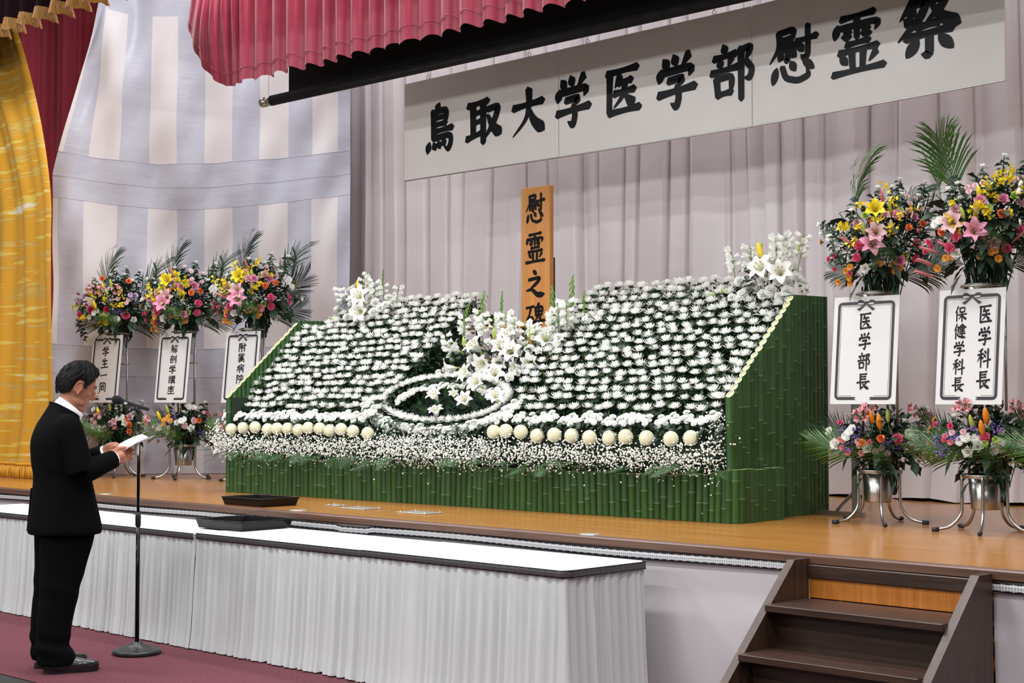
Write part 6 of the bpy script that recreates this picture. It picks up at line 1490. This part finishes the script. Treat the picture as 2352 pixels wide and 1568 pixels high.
# ---- jacket: torso + sleeves fused
jt = loft(smooth_secs([(0, -0.012, 0.755, 0.233, 0.196, 0, 0), (0, -0.012, 0.80, 0.235, 0.197, 0, 0), (0, -0.018, 0.92, 0.220, 0.176, 0, 0), (0, -0.028, 1.06, 0.210, 0.155, 0, 0), (0, -0.048, 1.17, 0.213, 0.148, 0, 0), (0, -0.060, 1.27, 0.213, 0.138, 0, 0), (0, -0.052, 1.345, 0.198, 0.118, 0, -0.10), (0, -0.036, 1.40, 0.150, 0.096, 0, -0.25), (0, -0.022, 1.432, 0.108, 0.084, 0, -0.45), (0, -0.014, 1.452, 0.084, 0.078, 0, -0.55)], 5), 40, 2.25)
slv = []
for S, E_, W_ in ((RS, RE, RW), (LS, LE, LW)):
    S, E_, W_ = Vector(S), Vector(E_), Vector(W_); sx = 1 if S.x > 0 else -1
    slv += [limb([S + Vector((-sx * 0.05, 0, 0.0)), S + Vector((0.0, 0, -0.015)), S.lerp(E_, 0.5), E_ + Vector((0, -0.008, -0.005))], [0.062, 0.070, 0.068, 0.062], 20), limb([E_ + Vector((0, -0.008, -0.004)), E_.lerp(W_, 0.45), W_ + (W_ - E_).normalized() * 0.012], [0.062, 0.060, 0.052], 20)]
def jfold(c):
    q = 0.0035 * math.sin(c.z * 55 + c.x * 22 + c.y * 18) * max(0, 1 - abs(c.z - 1.10) / 0.12) * (1 if abs(c.x) > 0.17 else 0.3)
    n = Vector((c.x, c.y + 0.04, 0)); n = n.normalized() if n.length > 0.01 else n
    return c + n * q
jk = fuse('jacket', [jt] + slv, 0.0085, [M_suit], man, 5, jfold)
# collar band, back vent flap, lapels, cuff buttons
cb2 = MB(); n = 30
for j in range(3):
    for k in range(n + 1):
        a = math.radians(-25 + 230 * k / n); t = j / 2; r_ = 1.13 - 0.06 * t
        cb2.v.append((0.076 * r_ * math.cos(a), -0.012 - 0.076 * r_ * math.sin(a), 1.398 + 0.052 * t * (0.5 + 0.5 * max(0, math.sin(a))) + 0.042 * math.sin(a)))
for j in range(2):
    for k in range(n): cb2.f.append((j * (n + 1) + k, j * (n + 1) + k + 1, (j + 1) * (n + 1) + k + 1, (j + 1) * (n + 1) + k)); cb2.m.append(0)
o = cb2.obj('jacket_collar', M_suit, jk, True); sm = o.modifiers.new('t', 'SOLIDIFY'); sm.thickness = 0.010
vb = MB().grid(lambda u, v: (-0.10 - 0.10 * u, -0.178 + 0.045 * u - 0.020 * (1 - v), 0.765 + 0.24 * v), 4, 6); o = vb.obj('vent_flap', M_suit, jk, True); sm = o.modifiers.new('t', 'SOLIDIFY'); sm.thickness = 0.006
for sx in (-1, 1): MB().grid(lambda u, v: (sx * (0.012 + 0.075 * u * math.sin(PI * min(1, v * 0.85 + 0.1))), 0.128 - 0.09 * max(0, v - 0.3) - 0.02 * u, 1.00 + 0.38 * v), 3, 8).obj('lapel', M_suit, jk, True)
Wd = (Vector(RW) - Vector(RE)).normalized()
for k in range(3): ell(tuple(Vector(RW) - Wd * (0.012 + 0.016 * k) + Vector((0.030, -0.028, -0.036))), (0.005, 0.005, 0.004), 6).obj('cuff_button', M_rubber, jk, True)
for W_, E_ in ((RW, RE), (LW, LE)):
    W_, E_ = Vector(W_), Vector(E_); d = (W_ - E_).normalized(); MB().tube([W_ + d * 0.0, W_ + d * 0.020], [0.040, 0.041], 20).obj('shirt_cuff', M_shirt, man, True)
# ---- trousers
tr = [loft(smooth_secs([(0, -0.015, 0.74, 0.175, 0.14), (0, -0.015, 0.82, 0.195, 0.15), (0, -0.02, 0.95, 0.175, 0.13)]), 30)]
for sx in (-1, 1):
    S = smooth_secs([(sx * 0.088, -0.012, 0.86, 0.112, 0.150), (sx * 0.090, -0.015, 0.74, 0.108, 0.148), (sx * 0.094, -0.035, 0.58, 0.092, 0.124), (sx * 0.098, -0.055, 0.44, 0.084, 0.108), (sx * 0.100, -0.078, 0.28, 0.078, 0.096), (sx * 0.102, -0.085, 0.16, 0.076, 0.092), (sx * 0.104, -0.068, 0.085, 0.080, 0.104), (sx * 0.104, -0.066, 0.045, 0.077, 0.100)], 5)
    tr.append(loft(S, 28, 2.2))
def tfold(c):
    q = 0.007 * math.sin(c.z * 62 + c.y * 14 + c.x * 9) * max(0, 1 - abs(c.z - 0.14) / 0.11) + 0.004 * math.sin(c.z * 34 + c.y * 20) * max(0, 1 - abs(c.z - 0.46) / 0.12)
    sx = 0.1 if c.x > 0 else -0.1; n = Vector((c.x - sx, c.y + 0.08, 0)); n = n.normalized() if n.length > 0.01 else n
    return c + n * q
fuse('trousers', tr, 0.0085, [M_suit], man, 4, tfold)
# ---- shoes
for sx in (-1, 1):
    t_ = bpy.data.objects.new('shoe', None); 
    up = loft(smooth_secs([(0, 0.015, 0.012, 0.043, 0.142), (0, 0.018, 0.035, 0.046, 0.145), (0, 0.010, 0.055, 0.043, 0.130), (0, -0.035, 0.078, 0.038, 0.085), (0, -0.07, 0.105, 0.036, 0.052), (0, -0.075, 0.125, 0.034, 0.045)], 4), 30, 2.6)
    vv = []
    for p in up.v:
        y = p[1]; k = 1 + 0.10 * math.sin((y + 0.13) / 0.29 * PI * 1.4) if y > -0.13 else 1
        k *= 1 - 0.22 * max(0, (y - 0.09) / 0.08); vv.append((p[0] * k + 0.004 * sx * (y > 0.05), y, p[2] + 0.008 * max(0, (y - 0.10) / 0.06)))
    up.v = vv
    Mx = Matrix.Translation((sx * 0.105, 0.0 - (0.02 if sx < 0 else 0), 0)) @ Matrix.Rotation(-sx * 0.12, 4, 'Z')
    up.xf(Mx); sh = up.obj('shoe', M_shoe, man, True)
    so = loft([(0, 0.015, 0.0, 0.044, 0.148), (0, 0.015, 0.012, 0.048, 0.152)], 30, 2.6); so.v = [(p[0] * (1 - 0.22 * max(0, (p[1] - 0.09) / 0.08)), p[1], p[2] + 0.008 * max(0, (p[1] - 0.08) / 0.08)) for p in so.v]; so.xf(Mx); so.obj('sole', M_rubber, sh)
    he = loft([(0, -0.095, 0.0, 0.036, 0.036), (0, -0.095, 0.026, 0.040, 0.040)], 20, 2.6); he.xf(Mx); he.obj('heel', M_rubber, sh)
    MB().tube([Mx @ Vector((0.034 * math.cos(a), 0.055 + 0.02 * math.sin(a), 0.062 - 0.028 * abs(math.cos(a)))) for a in [PI * k / 10 for k in range(11)]], 0.0022, 5).obj('toe_seam', M_shoe, sh, True)
# ---- folded sheets in his hands
pp = thing('speech_sheets', 'folded white sheets with vertical lines of writing held by the man', 'paper', (PX, PY, 0), -0.35)
def sheet(u, v):
    x = -0.115 + 0.215 * u; y = 0.265 + 0.175 * v; z = 1.218 - 0.16 * (x + 0.115) + 0.085 * v - 0.012 * math.sin(PI * u) * (1 - v) + 0.012 * u + 0.010 * math.sin(PI * v)
    return (x, y, z)
o = MB().grid(sheet, 12, 10).obj('page', M_paper, pp, True); sm = o.modifiers.new('t', 'SOLIDIFY'); sm.thickness = 0.0012
o = MB().grid(lambda u, v: (0.100 + 0.05 * u, 0.265 + 0.175 * v + 0.015 * u, 1.196 + 0.085 * v + 0.020 * u + 0.010 * math.sin(PI * v)), 4, 10).obj('page', M_paper, pp, True); sm = o.modifiers.new('t', 'SOLIDIFY'); sm.thickness = 0.0012
o = MB().grid(lambda u, v: (0.075 + 0.07 * u, 0.355 + 0.01 * u, 1.262 - 0.075 * v), 4, 6).obj('hanging_page', M_paper, pp, True); sm = o.modifiers.new('t', 'SOLIDIFY'); sm.thickness = 0.001
wr = MB(); rw = random.Random(6)
for cidx in range(9):     # columns of small handwriting marks
    u = 0.14 + 0.09 * cidx
    for k in range(11 if cidx % 3 else 8):
        v = 0.92 - 0.062 * k; p = Vector(sheet(u, v)) + Vector((0, -0.0008, 0.0022)); s_ = 0.0032 * rw.uniform(0.7, 1.1)
        a = Vector((s_, 0, 0)); b2 = Vector((0, s_ * 0.9, s_ * 0.42)); wr.add([p - a - b2, p + a - b2, p + a * 0.7 + b2, p - a + b2], [(0, 1, 2, 3)])
wr.obj('writing', M_ink_matte, pp)
